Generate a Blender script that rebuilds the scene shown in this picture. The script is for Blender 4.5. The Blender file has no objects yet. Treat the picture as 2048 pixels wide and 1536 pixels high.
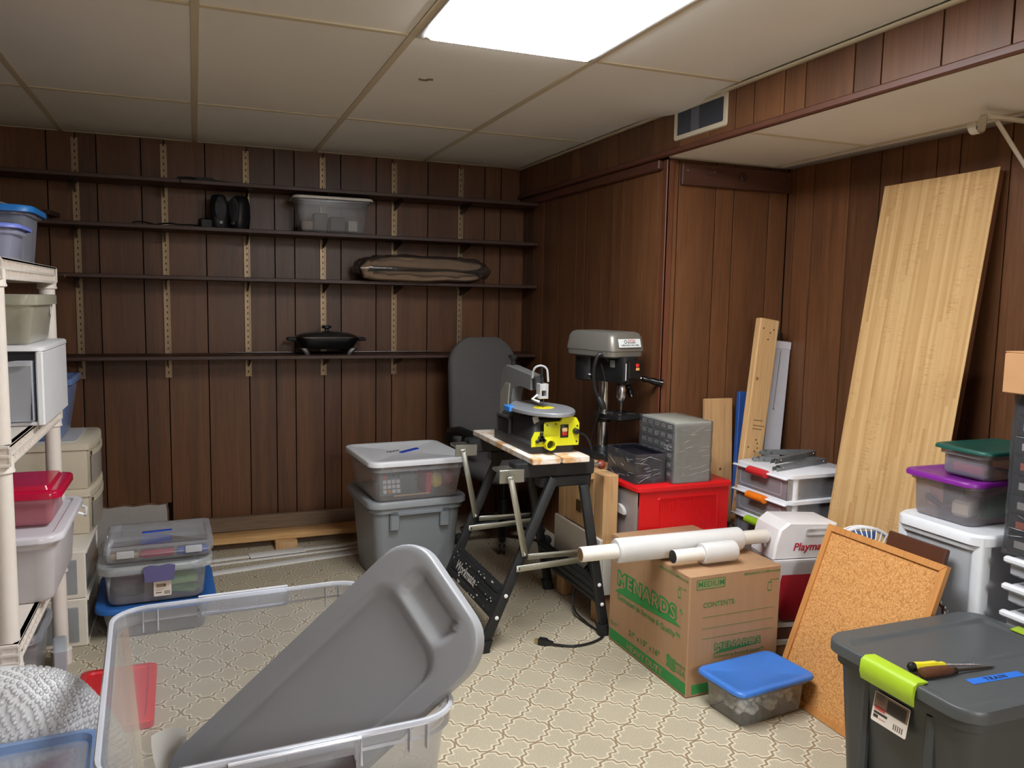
import bpy, bmesh, math, random
from mathutils import Matrix, Vector, Euler

SC = bpy.context.scene
COL = SC.collection
random.seed(7)
PI = math.pi

# ------------------------------------------------------------------ camera
cam_d = bpy.data.cameras.new('camera')
cam = bpy.data.objects.new('camera', cam_d)
COL.objects.link(cam)
cam_d.sensor_fit = 'HORIZONTAL'
cam_d.sensor_width = 36.0
cam_d.lens = 36.0 * 1608.15 / 2048.0
cam_d.clip_start = 0.02
_r = Vector((0.930935, -0.364703, 0.018767))
_f = Vector((0.364638, 0.925499, -0.102428))
_u = Vector((0.019987, 0.102197, 0.994563))
cam.matrix_world = Matrix(((_r.x, _u.x, -_f.x, -1.8267), (_r.y, _u.y, -_f.y, -4.5765), (_r.z, _u.z, -_f.z, 1.3027), (0, 0, 0, 1)))
SC.camera = cam

# ------------------------------------------------------------------ world, exposure
W = bpy.data.worlds.new('world'); SC.world = W; W.use_nodes = True
W.node_tree.nodes['Background'].inputs[0].default_value = (0.5, 0.5, 0.55, 1)
W.node_tree.nodes['Background'].inputs[1].default_value = 0.02
LENS_MAIN = 17.0      # emission of the ceiling fixture in view
LENS_BACK = 36.0       # emission of the fixture over the rest of the room
SC.view_settings.view_transform = 'Standard'
SC.view_settings.look = 'None'
SC.view_settings.gamma = 1.0
SC.view_settings.use_curve_mapping = False
SC.view_settings.exposure = 0.65
SC.cycles.max_bounces = 7
SC.cycles.diffuse_bounces = 4
SC.cycles.glossy_bounces = 3
SC.cycles.transmission_bounces = 3
SC.cycles.transparent_max_bounces = 20
SC.cycles.use_adaptive_sampling = True
SC.cycles.adaptive_threshold = 0.045
SC.cycles.caustics_reflective = False
SC.cycles.caustics_refractive = False

# ------------------------------------------------------------------ helpers
def lin(c):
    o = []
    for v in c:
        v = v / 255.0
        o.append(v / 12.92 if v <= 0.04045 else ((v + 0.055) / 1.055) ** 2.4)
    return (o[0], o[1], o[2], 1.0)

class MB:
    """collects verts and faces"""
    def __init__(s, T=None):
        s.v = []; s.f = []; s.T = T or Matrix.Identity(4)
    def add(s, vs, fs, T=None):
        M = s.T if T is None else s.T @ T
        b = len(s.v)
        s.v += [tuple(M @ Vector(p)) for p in vs]
        s.f += [tuple(i + b for i in f) for f in fs]
        return s
    def box(s, x0, x1, y0, y1, z0, z1, T=None):
        vs = [(x, y, z) for z in (z0, z1) for y in (y0, y1) for x in (x0, x1)]
        fs = [(0, 2, 3, 1), (4, 5, 7, 6), (0, 1, 5, 4), (2, 6, 7, 3), (0, 4, 6, 2), (1, 3, 7, 5)]
        return s.add(vs, fs, T)
    def cbox(s, x0, x1, y0, y1, z0, z1, b=0.003, T=None):
        """box with chamfered edges"""
        b = min(b, (x1 - x0) * .45, (y1 - y0) * .45, (z1 - z0) * .45)
        cx, cy = (x0 + x1) / 2, (y0 + y1) / 2
        L, Wd = x1 - x0, y1 - y0
        rs = []
        for z, i in ((z0, b), (z0 + b, 0), (z1 - b, 0), (z1, b)):
            rs.append(rr(L - 2 * i, Wd - 2 * i, b, z, 1, cx, cy))
        return s.loft(rs, True, True, T)
    def loft(s, rings, c0=False, c1=False, T=None, closed=True):
        n = len(rings[0]); vs = []; fs = []
        for r in rings: vs += list(r)
        for k in range(len(rings) - 1):
            for i in range(n if closed else n - 1):
                j = (i + 1) % n
                fs.append((k * n + i, k * n + j, (k + 1) * n + j, (k + 1) * n + i))
        if c0: fs.append(tuple(reversed(range(n))))
        if c1: fs.append(tuple(range((len(rings) - 1) * n, len(rings) * n)))
        return s.add(vs, fs, T)
    def tube(s, pts, r, n=8, cap=True, T=None):
        pts = [Vector(p) for p in pts]
        rad = r if isinstance(r, (list, tuple)) else [r] * len(pts)
        rings = []; up = None
        for i, p in enumerate(pts):
            t = (pts[min(i + 1, len(pts) - 1)] - pts[max(i - 1, 0)])
            t = t.normalized() if t.length > 1e-9 else Vector((0, 0, 1))
            if up is None:
                up = Vector((0, 0, 1)) if abs(t.z) < .9 else Vector((1, 0, 0))
            a = t.cross(up)
            if a.length < 1e-6: a = t.cross(Vector((1, 0.3, 0.2)))
            a.normalize(); b = a.cross(t).normalized(); up = b
            rings.append([tuple(p + rad[i] * (math.cos(2 * PI * k / n) * a + math.sin(2 * PI * k / n) * b)) for k in range(n)])
        return s.loft(rings, cap, cap, T)
    def lathe(s, prof, n=24, T=None, c0=True, c1=True):
        rings = [[(r * math.cos(2 * PI * k / n), r * math.sin(2 * PI * k / n), z) for k in range(n)] for r, z in prof]
        return s.loft(rings, c0, c1, T)
    def prism(s, poly, z0, z1, T=None, b=0.0):
        if b <= 0:
            return s.loft([[(x, y, z0) for x, y in poly], [(x, y, z1) for x, y in poly]], True, True, T)
        cx = sum(p[0] for p in poly) / len(poly); cy = sum(p[1] for p in poly) / len(poly)
        def ins(z, k):
            o = []
            for x, y in poly:
                d = math.hypot(x - cx, y - cy) or 1
                o.append((x - (x - cx) / d * k, y - (y - cy) / d * k, z))
            return o
        return s.loft([ins(z0, b), ins(z0 + b, 0), ins(z1 - b, 0), ins(z1, b)], True, True, T)
    def grid(s, fn, nu, nv, T=None):
        vs = [fn(i / nu, j / nv) for j in range(nv + 1) for i in range(nu + 1)]
        fs = [(j * (nu + 1) + i, j * (nu + 1) + i + 1, (j + 1) * (nu + 1) + i + 1, (j + 1) * (nu + 1) + i) for j in range(nv) for i in range(nu)]
        return s.add(vs, fs, T)

def rr(L, Wd, r, z, n=4, cx=0.0, cy=0.0):
    """rounded rectangle ring, counter clockwise"""
    r = max(1e-4, min(r, L / 2 - 1e-4, Wd / 2 - 1e-4))
    o = []
    for sx, sy, a0 in ((1, 1, 0), (-1, 1, PI / 2), (-1, -1, PI), (1, -1, 1.5 * PI)):
        for k in range(n + 1):
            a = a0 + PI / 2 * k / n
            o.append((cx + sx * (L / 2 - r) + r * math.cos(a), cy + sy * (Wd / 2 - r) + r * math.sin(a), z))
    return o

def T(x=0, y=0, z=0, rz=0, rx=0, ry=0):
    return Matrix.Translation((x, y, z)) @ Euler((math.radians(rx), math.radians(ry), math.radians(rz)), 'XYZ').to_matrix().to_4x4()

def frame(o, ex, ey, ez):
    """matrix from origin and three axis vectors"""
    return Matrix(((ex[0], ey[0], ez[0], o[0]), (ex[1], ey[1], ez[1], o[1]), (ex[2], ey[2], ez[2], o[2]), (0, 0, 0, 1)))

def obj(name, mb, mat, parent=None, smooth=40, label=None):
    me = bpy.data.meshes.new(name)
    me.from_pydata(mb.v, [], mb.f)
    me.update()
    if smooth:
        bm = bmesh.new(); bm.from_mesh(me)
        bmesh.ops.recalc_face_normals(bm, faces=bm.faces)
        bm.to_mesh(me); bm.free()
        me.shade_smooth()
        me.set_sharp_from_angle(angle=math.radians(smooth))
    o = bpy.data.objects.new(name, me)
    COL.objects.link(o)
    if mat: me.materials.append(mat)
    if parent: o.parent = parent
    if label: o['label'] = label
    return o

def tag(o, label, cat, group=None):
    o['label'] = label; o['category'] = cat
    if group: o['group'] = group
    return o

def thing(name, label, cat, loc=(0, 0, 0), rz=0, group=None, M=None):
    o = bpy.data.objects.new(name, None); COL.objects.link(o)
    o.empty_display_size = .05
    if M is not None: o.matrix_world = M
    else:
        o.location = loc; o.rotation_euler = (0, 0, math.radians(rz))
    return tag(o, label, cat, group)

def struct(name, mb, mat, smooth=0):
    o = obj(name, mb, mat, None, smooth); o['kind'] = 'structure'; return o

def text_fit(name, s, box, mat, M, parent, outline=None, gap=.0085, shear=0.0):
    """lettering scaled into a rectangle (x0, x1, y0, y1) of the face M; optional fat outline behind it"""
    def mk(off):
        off += .0 if outline else .0014
        cu = bpy.data.curves.new(name, 'FONT'); cu.body = s; cu.size = .1; cu.extrude = 0.0; cu.offset = off; cu.shear = shear; cu.resolution_u = 3
        cu.space_character = 1.08 if outline else 1.0
        tmp = bpy.data.objects.new(name + '_tmp', cu); COL.objects.link(tmp)
        me = bpy.data.meshes.new_from_object(tmp.evaluated_get(bpy.context.evaluated_depsgraph_get()))
        bpy.data.objects.remove(tmp); bpy.data.curves.remove(cu); return me
    me = mk(0.0)
    vx = [v.co.x for v in me.vertices]; vy = [v.co.y for v in me.vertices]
    sx = (box[1] - box[0]) / (max(vx) - min(vx)); sy = (box[3] - box[2]) / (max(vy) - min(vy))
    X = Matrix.Translation((box[0] - min(vx) * sx, box[2] - min(vy) * sy, 0)) @ Matrix.Diagonal((sx, sy, 1, 1))
    todo = [(me, mat, 0.0009 if outline else .0008)]
    if outline: todo.append((mk(gap), outline, .0004))
    for m_, mt, z in todo:
        m_.transform(M @ Matrix.Translation((0, 0, z)) @ X); m_.materials.clear(); m_.materials.append(mt); m_.name = name
        o = bpy.data.objects.new(name, m_); COL.objects.link(o); o.parent = parent

def text_mesh(name, s, size, mat, M, parent, depth=0.0004, offset=0.0, align='LEFT', shear=0.0, space=1.0, sx=1.0):
    cu = bpy.data.curves.new(name, 'FONT')
    cu.body = s; cu.size = size; cu.extrude = depth; cu.offset = offset
    cu.align_x = align; cu.shear = shear; cu.space_character = space; cu.resolution_u = 3
    tmp = bpy.data.objects.new(name + '_tmp', cu); COL.objects.link(tmp)
    dg = bpy.context.evaluated_depsgraph_get()
    me = bpy.data.meshes.new_from_object(tmp.evaluated_get(dg))
    bpy.data.objects.remove(tmp); bpy.data.curves.remove(cu)
    me.transform(M @ Matrix.Diagonal((sx, 1, 1, 1)))
    me.materials.clear(); me.materials.append(mat)
    me.name = name
    o = bpy.data.objects.new(name, me); COL.objects.link(o); o.parent = parent
    return o

# ------------------------------------------------------------------ materials
class N:
    """tiny node graph helper"""
    def __init__(s, name):
        s.m = bpy.data.materials.new(name); s.m.use_nodes = True
        s.t = s.m.node_tree; s.t.nodes.clear()
        s.out = s.n('ShaderNodeOutputMaterial')
    def n(s, ty, **kw):
        nd = s.t.nodes.new(ty)
        for k, v in kw.items(): setattr(nd, k, v)
        return nd
    def l(s, a, b): s.t.links.new(a, b)
    def set(s, sock, v):
        if hasattr(v, 'is_output') or isinstance(v, bpy.types.NodeSocket): s.l(v, sock)
        else: sock.default_value = v
    def math(s, op, a, b=0.0, c=None, clamp=False):
        nd = s.n('ShaderNodeMath', operation=op, use_clamp=clamp)
        s.set(nd.inputs[0], a); s.set(nd.inputs[1], b)
        if c is not None: s.set(nd.inputs[2], c)
        return nd.outputs[0]
    def mix(s, fac, a, b, mode='MIX'):
        nd = s.n('ShaderNodeMixRGB', blend_type=mode)
        s.set(nd.inputs[0], fac); s.set(nd.inputs[1], a); s.set(nd.inputs[2], b)
        return nd.outputs[0]
    def ramp(s, fac, stops):
        nd = s.n('ShaderNodeValToRGB'); s.l(fac, nd.inputs[0])
        e = nd.color_ramp.elements
        while len(e) < len(stops): e.new(0.5)
        for i, (p, c) in enumerate(stops):
            e[i].position = p; e[i].color = c if len(c) == 4 else (*c, 1)
        return nd.outputs[0]
    def noise(s, scale, detail=3, rough=.5, stretch=None, vec=None, dist=0.0):
        if vec is None:
            tc = s.n('ShaderNodeTexCoord'); vec = tc.outputs['Object']
        if stretch:
            mp = s.n('ShaderNodeMapping'); s.l(vec, mp.inputs[0]); mp.inputs['Scale'].default_value = stretch
            vec = mp.outputs[0]
        nd = s.n('ShaderNodeTexNoise'); s.l(vec, nd.inputs['Vector'])
        nd.inputs['Scale'].default_value = scale; nd.inputs['Detail'].default_value = detail
        nd.inputs['Roughness'].default_value = rough; nd.inputs['Distortion'].default_value = dist
        return nd.outputs['Fac']
    def bump(s, h, strength=.2, dist=.01):
        nd = s.n('ShaderNodeBump'); s.l(h, nd.inputs['Height'])
        nd.inputs['Strength'].default_value = strength; nd.inputs['Distance'].default_value = dist
        return nd.outputs[0]
    def pbr(s, col, rough=.5, metal=0.0, spec=.5, normal=None, coat=0.0, trans=0.0):
        b = s.n('ShaderNodeBsdfPrincipled')
        s.set(b.inputs['Base Color'], col); s.set(b.inputs['Roughness'], rough)
        b.inputs['Metallic'].default_value = metal
        b.inputs['Specular IOR Level'].default_value = spec
        b.inputs['Coat Weight'].default_value = coat
        b.inputs['Coat Roughness'].default_value = .38
        if normal is not None: s.l(normal, b.inputs['Normal'])
        return b
    def done(s, sh):
        s.l(sh.outputs[0] if hasattr(sh, 'outputs') else sh, s.out.inputs[0]); return s.m

_MC = {}
def plain(c, rough=.5, metal=0.0, spec=.5, var=.06, scale=30.0, bump=0.0):
    """simple coloured surface with slight procedural mottling"""
    k = (tuple(c), rough, metal, spec, var, scale, bump)
    if k in _MC: return _MC[k]
    g = N('surface_%d_%d_%d' % tuple(c))
    col = lin(c)
    nz = g.noise(scale, 3)
    lo = tuple(v * (1 - var) for v in col[:3]) + (1,); hi = tuple(min(1, v * (1 + var)) for v in col[:3]) + (1,)
    cc = g.mix(nz, lo, hi)
    nb = g.bump(g.noise(scale * 6, 2), bump, .002) if bump else None
    rg = g.math('MULTIPLY_ADD', nz, .12, rough - .06)
    _MC[k] = g.done(g.pbr(cc, rg, metal, spec, nb)); return _MC[k]

def clear(c, opacity=.3, rough=.25, haze=.35, key=''):
    """translucent storage-box plastic: see-through with a milky, glossy skin"""
    k = ('clear', tuple(c), opacity, rough, haze)
    if k in _MC: return _MC[k]
    g = N('clear_plastic_%d_%d_%d' % tuple(c))
    tr = g.n('ShaderNodeBsdfTransparent'); tint = lin(c)
    tr.inputs[0].default_value = tuple(1 - (1 - min(1, v / max(tint[:3]))) * .5 for v in tint[:3]) + (1,)
    df = g.n('ShaderNodeBsdfDiffuse'); df.inputs[0].default_value = tint
    haze = haze * .6
    tl = g.n('ShaderNodeBsdfTranslucent'); tl.inputs[0].default_value = tint
    m1 = g.n('ShaderNodeMixShader'); m1.inputs[0].default_value = haze
    g.l(df.outputs[0], m1.inputs[1]); g.l(tl.outputs[0], m1.inputs[2])
    m2 = g.n('ShaderNodeMixShader')
    lw = g.n('ShaderNodeLayerWeight'); lw.inputs[0].default_value = .35
    nz = g.noise(9, 2)
    op = g.math('MULTIPLY_ADD', lw.outputs['Facing'], opacity * .9, opacity * .75, True)
    op = g.math('MULTIPLY_ADD', nz, opacity * .25, op, True)
    g.l(op, m2.inputs[0]); g.l(tr.outputs[0], m2.inputs[1]); g.l(m1.outputs[0], m2.inputs[2])
    gl = g.n('ShaderNodeBsdfGlossy'); gl.inputs['Roughness'].default_value = rough; gl.inputs[0].default_value = (1, 1, 1, 1)
    fr = g.n('ShaderNodeFresnel'); fr.inputs[0].default_value = 1.45
    m3 = g.n('ShaderNodeMixShader')
    g.l(g.math('MULTIPLY', fr.outputs[0], .8), m3.inputs[0]); g.l(m2.outputs[0], m3.inputs[1]); g.l(gl.outputs[0], m3.inputs[2])
    _MC[k] = g.done(m3); return _MC[k]

def wood(name, dark, light, scale=6.0, axis='z', rough=.5, ring=2.5, spec=.4, grainmix=.6, rnd=.25, warp=1.2, coat=0.0):
    """grain stretched along one axis of the object"""
    g = N(name)
    st = {'x': (.08, 1, 1), 'y': (1, .08, 1), 'z': (1, 1, .08)}[axis]
    tc = g.n('ShaderNodeTexCoord'); oi = g.n('ShaderNodeObjectInfo')
    va = g.n('ShaderNodeVectorMath', operation='ADD')
    cb = g.n('ShaderNodeCombineXYZ')
    r10 = g.math('MULTIPLY', oi.outputs['Random'], 17.0)
    for i in range(3): g.l(r10, cb.inputs[i])
    g.l(tc.outputs['Object'], va.inputs[0]); g.l(cb.outputs[0], va.inputs[1])
    v = va.outputs[0]
    fig = g.noise(scale, 4, .55, st, v, warp)
    fine = g.noise(scale * 22, 3, .6, st, v)
    st2 = tuple(a * (.25 if a == .08 else 1) for a in st)
    pore = g.noise(scale * 60, 2, .5, st2, v)
    wv = g.math('SINE', g.math('MULTIPLY', fig, ring * 12))
    f = g.math('MULTIPLY_ADD', wv, .22, .5)
    f = g.math('ADD', g.math('MULTIPLY', f, 1 - grainmix), g.math('MULTIPLY', fine, grainmix))
    f = g.math('ADD', f, g.math('MULTIPLY_ADD', oi.outputs['Random'], rnd, -rnd / 2), None, True)
    col = g.mix(f, lin(dark), lin(light))
    pr = g.ramp(pore, [(.30, (0.55, .55, .55)), (.45, (1, 1, 1))])
    col = g.mix(.6, col, g.mix(1.0, col, pr, 'MULTIPLY'))
    nb = g.bump(fine, .12, .002)
    _m = g.done(g.pbr(col, g.math('MULTIPLY_ADD', fine, .2, rough - .1), 0, spec, nb, coat))
    return _m

def emit(name, c, s):
    g = N(name); e = g.n('ShaderNodeEmission'); e.inputs[0].default_value = c; e.inputs[1].default_value = s
    return g.done(e)

PANEL = wood('dark_wall_panelling', (69, 43, 27), (128, 84, 53), 3.2, 'z', .42, 2.0, .38, .5, .36, 1.2, .05)
PANEL_TRIM = wood('dark_red_wood_trim', (74, 42, 30), (104, 62, 46), 5, 'y', .45, 1.5, .5, .6, .1)
GROOVE = plain((20, 12, 8), .9, 0, .1)
PINE_X = wood('pine_x', (176, 128, 78), (222, 180, 126), 5, 'x', .55, 3, .3, .35, .2)
PINE_Z = wood('pine_z', (196, 148, 96), (232, 194, 142), 4, 'z', .55, 3, .3, .35, .2)
PINE_AMBER = wood('amber_pine', (174, 132, 88), (212, 174, 126), 4, 'z', .55, 4, .3, .35, .2)
OLDWOOD = wood('weathered_wood', (104, 82, 64), (142, 118, 96), 6, 'x', .75, 2, .2, .6, .1)
SHELF_WOOD = wood('dark_stained_shelf', (44, 24, 16), (74, 44, 30), 4, 'x', .5, 1.5, .5, .7, .15)
BROWN_BOARD = wood('brown_board', (66, 34, 20), (92, 52, 32), 5, 'y', .45, 1.5, .5, .7, .1)

# vinyl floor: six-inch scalloped tiles printed on sheet vinyl
def floor_mat():
    g = N('printed_vinyl')
    tc = g.n('ShaderNodeTexCoord'); sp = g.n('ShaderNodeSeparateXYZ'); g.l(tc.outputs['Object'], sp.inputs[0])
    P = .1515
    def fold(s, off):
        q = g.math('DIVIDE', g.math('SUBTRACT', s, off), P)       # cells of one pitch
        q = g.math('SUBTRACT', q, g.math('ROUND', q))
        return g.math('MULTIPLY', g.math('ABSOLUTE', q), 2.0)
    a = fold(sp.outputs[0], -.7585); b = fold(sp.outputs[1], -2.1205)
    s_ = g.math('SUBTRACT', g.math('ADD', a, b), 1.0)
    t_ = g.math('SUBTRACT', a, b)
    t2 = g.math('MULTIPLY', t_, t_)
    win = g.math('SUBTRACT', 1.0, t2)
    wob = g.math('COSINE', g.math('MULTIPLY', t_, 3 * PI))
    h = g.math('MULTIPLY', win, g.math('MULTIPLY_ADD', wob, .115, .17))
    d = g.math('SUBTRACT', s_, h)
    d = g.math('ADD', d, g.math('MULTIPLY_ADD', g.noise(60, 2), .03, -.015))
    ad = g.math('ABSOLUTE', d)
    line = g.ramp(ad, [(.055, (1, 1, 1)), (.095, (0, 0, 0))])
    halo = g.ramp(ad, [(.15, (1, 1, 1)), (.23, (0, 0, 0))])
    speck = g.ramp(g.noise(420, 3, .7), [(.40, (0, 0, 0)), (.56, (1, 1, 1))])
    blot = g.noise(40, 3, .6)
    body = g.mix(speck, lin((146, 132, 110)), lin((196, 186, 164)))
    body = g.mix(g.math('MULTIPLY', blot, .35), body, lin((190, 177, 152)))
    col = g.mix(halo, body, lin((212, 203, 180)))
    col = g.mix(line, col, lin((148, 128, 102)))
    big = g.ramp(g.noise(2.2, 3), [(.3, (.9, .9, .9)), (.7, (1.03, 1.03, 1.03))])
    col = g.mix(1.0, col, big, 'MULTIPLY')
    nb = g.bump(g.math('SUBTRACT', 1.0, line), .12, .002)
    return g.done(g.pbr(col, .5, 0, .3, nb))

def tile_mat():
    g = N('ceiling_tile')
    oi = g.n('ShaderNodeObjectInfo')
    nz = g.noise(3.0, 4); fine = g.noise(240, 2)
    c = g.mix(nz, lin((228, 224, 216)), lin((238, 234, 228)))
    c = g.mix(g.math('MULTIPLY', oi.outputs['Random'], .45), c, lin((214, 204, 184)))
    return g.done(g.pbr(c, .85, 0, .15, g.bump(fine, .12, .002)))

FLOOR = floor_mat(); TILE = tile_mat()
TEE = plain((204, 190, 162), .5)
WALLPAINT = plain((190, 182, 170), .8)
DRYWALL = plain((178, 170, 164), .85, bump=.2)
CREAM = plain((214, 204, 184), .5)
BLACK = plain((24, 24, 25), .45)
BLACKGLOSS = plain((14, 14, 15), .2)
CHROME = plain((200, 200, 204), .22, 1.0)
STEEL = plain((150, 150, 150), .38, 1.0)
ZINC = plain((170, 170, 160), .42, 1.0)
WHITE = plain((226, 226, 228), .42)
OFFWHITE = plain((222, 212, 200), .48)
RUBBER = plain((20, 20, 20), .7)

# ------------------------------------------------------------------ room shell
CEIL = 2.09; SOF = 1.913; XL, XR, YF = -3.03, .66, -7.2
struct('floor', MB().box(XL - .1, .9, YF - .1, .12, -.06, 0), FLOOR)

def plank(wall, x0, x1, z0, z1, M, mat=PANEL, t=.006, nm='plank'):
    """one panelling board, chamfered along its long edges; M maps (across, out, up)"""
    b = .0004
    m = MB(M)
    poly = [(x0 + .0028, 0), (x1 - .0028, 0), (x1 - .0028, t - b), (x1 - .0028 - b, t), (x0 + .0028 + b, t), (x0 + .0028, t - b)]
    m.loft([[(x, y, z0) for x, y in poly], [(x, y, z1) for x, y in poly]], True, True)
    return obj(nm, m, mat, wall, 0)

def panelled(name, edges, z0, z1, M, back):
    w = struct(name, back, GROOVE)
    for a, b in zip(edges[:-1], edges[1:]):
        plank(w, a, b, z0, z1, M)
    return w

# back wall: boards run up, face at y=0 ; a piece is cut away low down on the left
ge = [-3.03, -2.80, -2.70, -2.49, -2.364, -2.272, -2.07, -1.962, -1.766, -1.559, -1.419, -1.315, -1.159, -1.064, -.867, -.775, -.566, -.382, -.219, -.117, .04]
wall_back = struct('wall_back', MB().box(XL - .1, .9, .006, .12, 0, CEIL), GROOVE)
Mb = frame((0, .006, 0), (1, 0, 0), (0, -1, 0), (0, 0, 1))
for a, b in zip(ge[:-1], ge[1:]):
    cut = -2.45 < a and b < -1.95
    plank(wall_back, a, b, .2 if cut else .0, CEIL, Mb)
# right wall under the soffit, face at x=.03
ger = [-1.585, -1.535, -1.421, -1.226, -1.133, -1.031, -.845, -.746, -.527, -.315, -.17, -.06, .0]
wall_right = struct('wall_right', MB().box(.036, .16, -1.594, .1, 0, CEIL), GROOVE)
Mr = frame((.036, 0, 0), (0, 1, 0), (-1, 0, 0), (0, 0, 1))
for a, b in zip(ger[:-1], ger[1:]): plank(wall_right, a, b, 0, SOF, Mr)
# alcove back wall, face at y=-1.6
gea = [.045, .087, .277, .371, .559, .66]
wall_alcove = struct('wall_alcove', MB().box(.0362, .9, -1.594, -1.5, 0, CEIL), GROOVE)
Ma = frame((0, -1.594, 0), (1, 0, 0), (0, -1, 0), (0, 0, 1))
for a, b in zip(gea[:-1], gea[1:]): plank(wall_alcove, a, b, 0, SOF, Ma)
# alcove side wall, face at x=.66
ges = [-3.9, -3.69, -3.6, -3.49, -3.28, -3.18, -3.08, -2.88, -2.668, -2.477, -2.382, -2.229, -2.127, -1.97, -1.766, -1.65, -1.602]
while ges[0] > YF + .25: ges = [ges[0] - .2] + ges
wall_side = struct('wall_side', MB().box(.666, .9, YF, -1.5, 0, CEIL), GROOVE)
Ms = frame((.666, 0, 0), (0, 1, 0), (-1, 0, 0), (0, 0, 1))
for a, b in zip(ges[:-1], ges[1:]): plank(wall_side, a, b, 0, SOF, Ms)
# soffit over the alcove, face at x=0
gef = [-3.58, -3.46, -3.36, -3.152, -2.955, -2.755, -2.652, -2.447, -2.348, -2.191, -2.087, -1.932, -1.728, -1.518, -1.417, -1.218, -1.116, -1.013, -.818, -.717, -.50, -.39, -.2, -.1, 0]
while gef[0] > YF + .25: gef = [gef[0] - .2] + gef
soffit = struct('wall_soffit', MB().box(.006, .9, YF, .1, SOF + .012, CEIL), GROOVE)
Mf = frame((.006, 0, 0), (0, 1, 0), (-1, 0, 0), (0, 0, 1))
for a, b in zip(gef[:-1], gef[1:]): plank(soffit, a, b, SOF, CEIL, Mf)
struct('trim_1', MB().cbox(-.012, .012, YF, 0, SOF - .004, SOF + .020, .004), PANEL_TRIM, 40)
struct('trim_2', MB().cbox(.023, .0355, -1.609, -1.574, 0, SOF - .004, .003).cbox(.0235, .06, -1.609, -1.5955, 0, SOF - .004, .003), wood('corner_trim', (84, 44, 28), (120, 70, 46), 5, 'z', .45, 1.5, .5, .6, .1), 40)
struct('trim_3', MB().cbox(.004, .03, -1.57, 0, SOF - .045, SOF - .004, .004), PANEL_TRIM, 40)
struct('trim_4', MB().cbox(-.016, .004, YF, 0, CEIL - .012, CEIL - .001, .003), TEE, 40)
struct('trim_5', MB().cbox(.61, .66, YF, -1.606, SOF - .004, SOF + .004, .002).cbox(.03, .66, -1.625, -1.606, SOF - .004, SOF + .004, .002), plain((150, 142, 126), .6), 40)
# walls outside the picture
wall_left = struct('wall_left', MB().box(XL - .1, XL - .006, YF, .1, 0, CEIL), GROOVE)
Ml = frame((XL - .006, 0, 0), (0, 1, 0), (1, 0, 0), (0, 0, 1))
yy = [-.2 * i for i in range(0, 36)][::-1]
for a, b in zip(yy[:-1], yy[1:]): plank(wall_left, a, b, 0, CEIL, Ml)
struct('wall_front', MB().box(XL - .1, .9, YF - .1, YF, 0, CEIL), WALLPAINT)

# ceiling: two-by-four tiles lying in a painted grid
ceiling = struct('ceiling', MB().box(XL - .1, .9, YF - .1, .1, CEIL + .02, CEIL + .1), plain((120, 112, 100), .8))
xs = [-3.03, -2.4225, -1.8125, -1.2025, -.5925, .0]
ys = [0, -.902, -2.121, -3.34, -4.559, -5.778, -6.997, YF]
LIGHTS = {(3, 2), (3, 5)}
for i in range(5):
    for j in range(len(ys) - 1):
        if (i, j) in LIGHTS: continue
        x0, x1, y1, y0 = xs[i] + .006, xs[i + 1] - .006, ys[j] - .006, ys[j + 1] + .006
        dz = random.uniform(0, .002)
        m = MB()
        if (i, j) == (4, 1):     # tile that sags over the air vent
            def fn(u, v, x0=x0, x1=x1, y0=y0, y1=y1):
                s = math.exp(-((v - .30) / .16) ** 2) * max(0, (u - .45) / .55) ** 1.6
                return (x0 + (x1 - x0 + .008 * s) * u, y0 + (y1 - y0) * v, CEIL + .003 - .028 * s)
            m.grid(fn, 14, 24)
        else:
            m.box(x0, x1, y0, y1, CEIL + .003 + dz, CEIL + .016)
        obj('ceiling_tile', m, TILE, ceiling, 0 if (i, j) != (4, 1) else 60)
for x in xs[1:-1]:
    obj('grid_tee', MB().cbox(x - .012, x + .012, YF, 0, CEIL - .001, CEIL + .012, .001), TEE, ceiling, 0)
for y in ys[1:-1]:
    for i in range(5):
        obj('grid_tee', MB().cbox(xs[i] + .0125, xs[i + 1] - .0125, y - .011, y + .011, CEIL - .0005, CEIL + .012, .001), TEE, ceiling, 0)
obj('edge_angle', MB().box(XL, 0, -.02, 0, CEIL - .001, CEIL + .002), TEE, ceiling, 0)
obj('stain_mark', MB().tube([(-1.06, -1.66, CEIL + .002), (-1.045, -1.655, CEIL + .002), (-1.03, -1.66, CEIL + .002), (-1.03, -1.67, CEIL + .002), (-1.012, -1.676, CEIL + .002)], .004, 6), plain((110, 96, 80), .8), ceiling)
# low ceiling of the alcove
ca = struct('ceiling_alcove', MB().box(.01, .66, YF, -1.6, SOF + .008, SOF + .014), plain((150, 142, 126), .8))
ya = [-1.606, -2.155, -3.374, -4.593, -5.812, -7.03]
for a, b in zip(ya[:-1], ya[1:]):
    obj('ceiling_tile', MB().box(.014, .548, b + .008, a - .008, SOF + .001, SOF + .0075), TILE, ca, 0)
    obj('ceiling_tile', MB().box(.572, .655, b + .008, a - .008, SOF + .001, SOF + .0075), TILE, ca, 0)
obj('grid_tee', MB().cbox(.548, .572, -7.0, -1.606, SOF - .002, SOF + .006, .001), TEE, ca, 0)
for y in ya[1:]:
    obj('grid_tee', MB().cbox(.014, .548, y - .011, y + .011, SOF - .0015, SOF + .006, .001), TEE, ca, 0)

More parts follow.
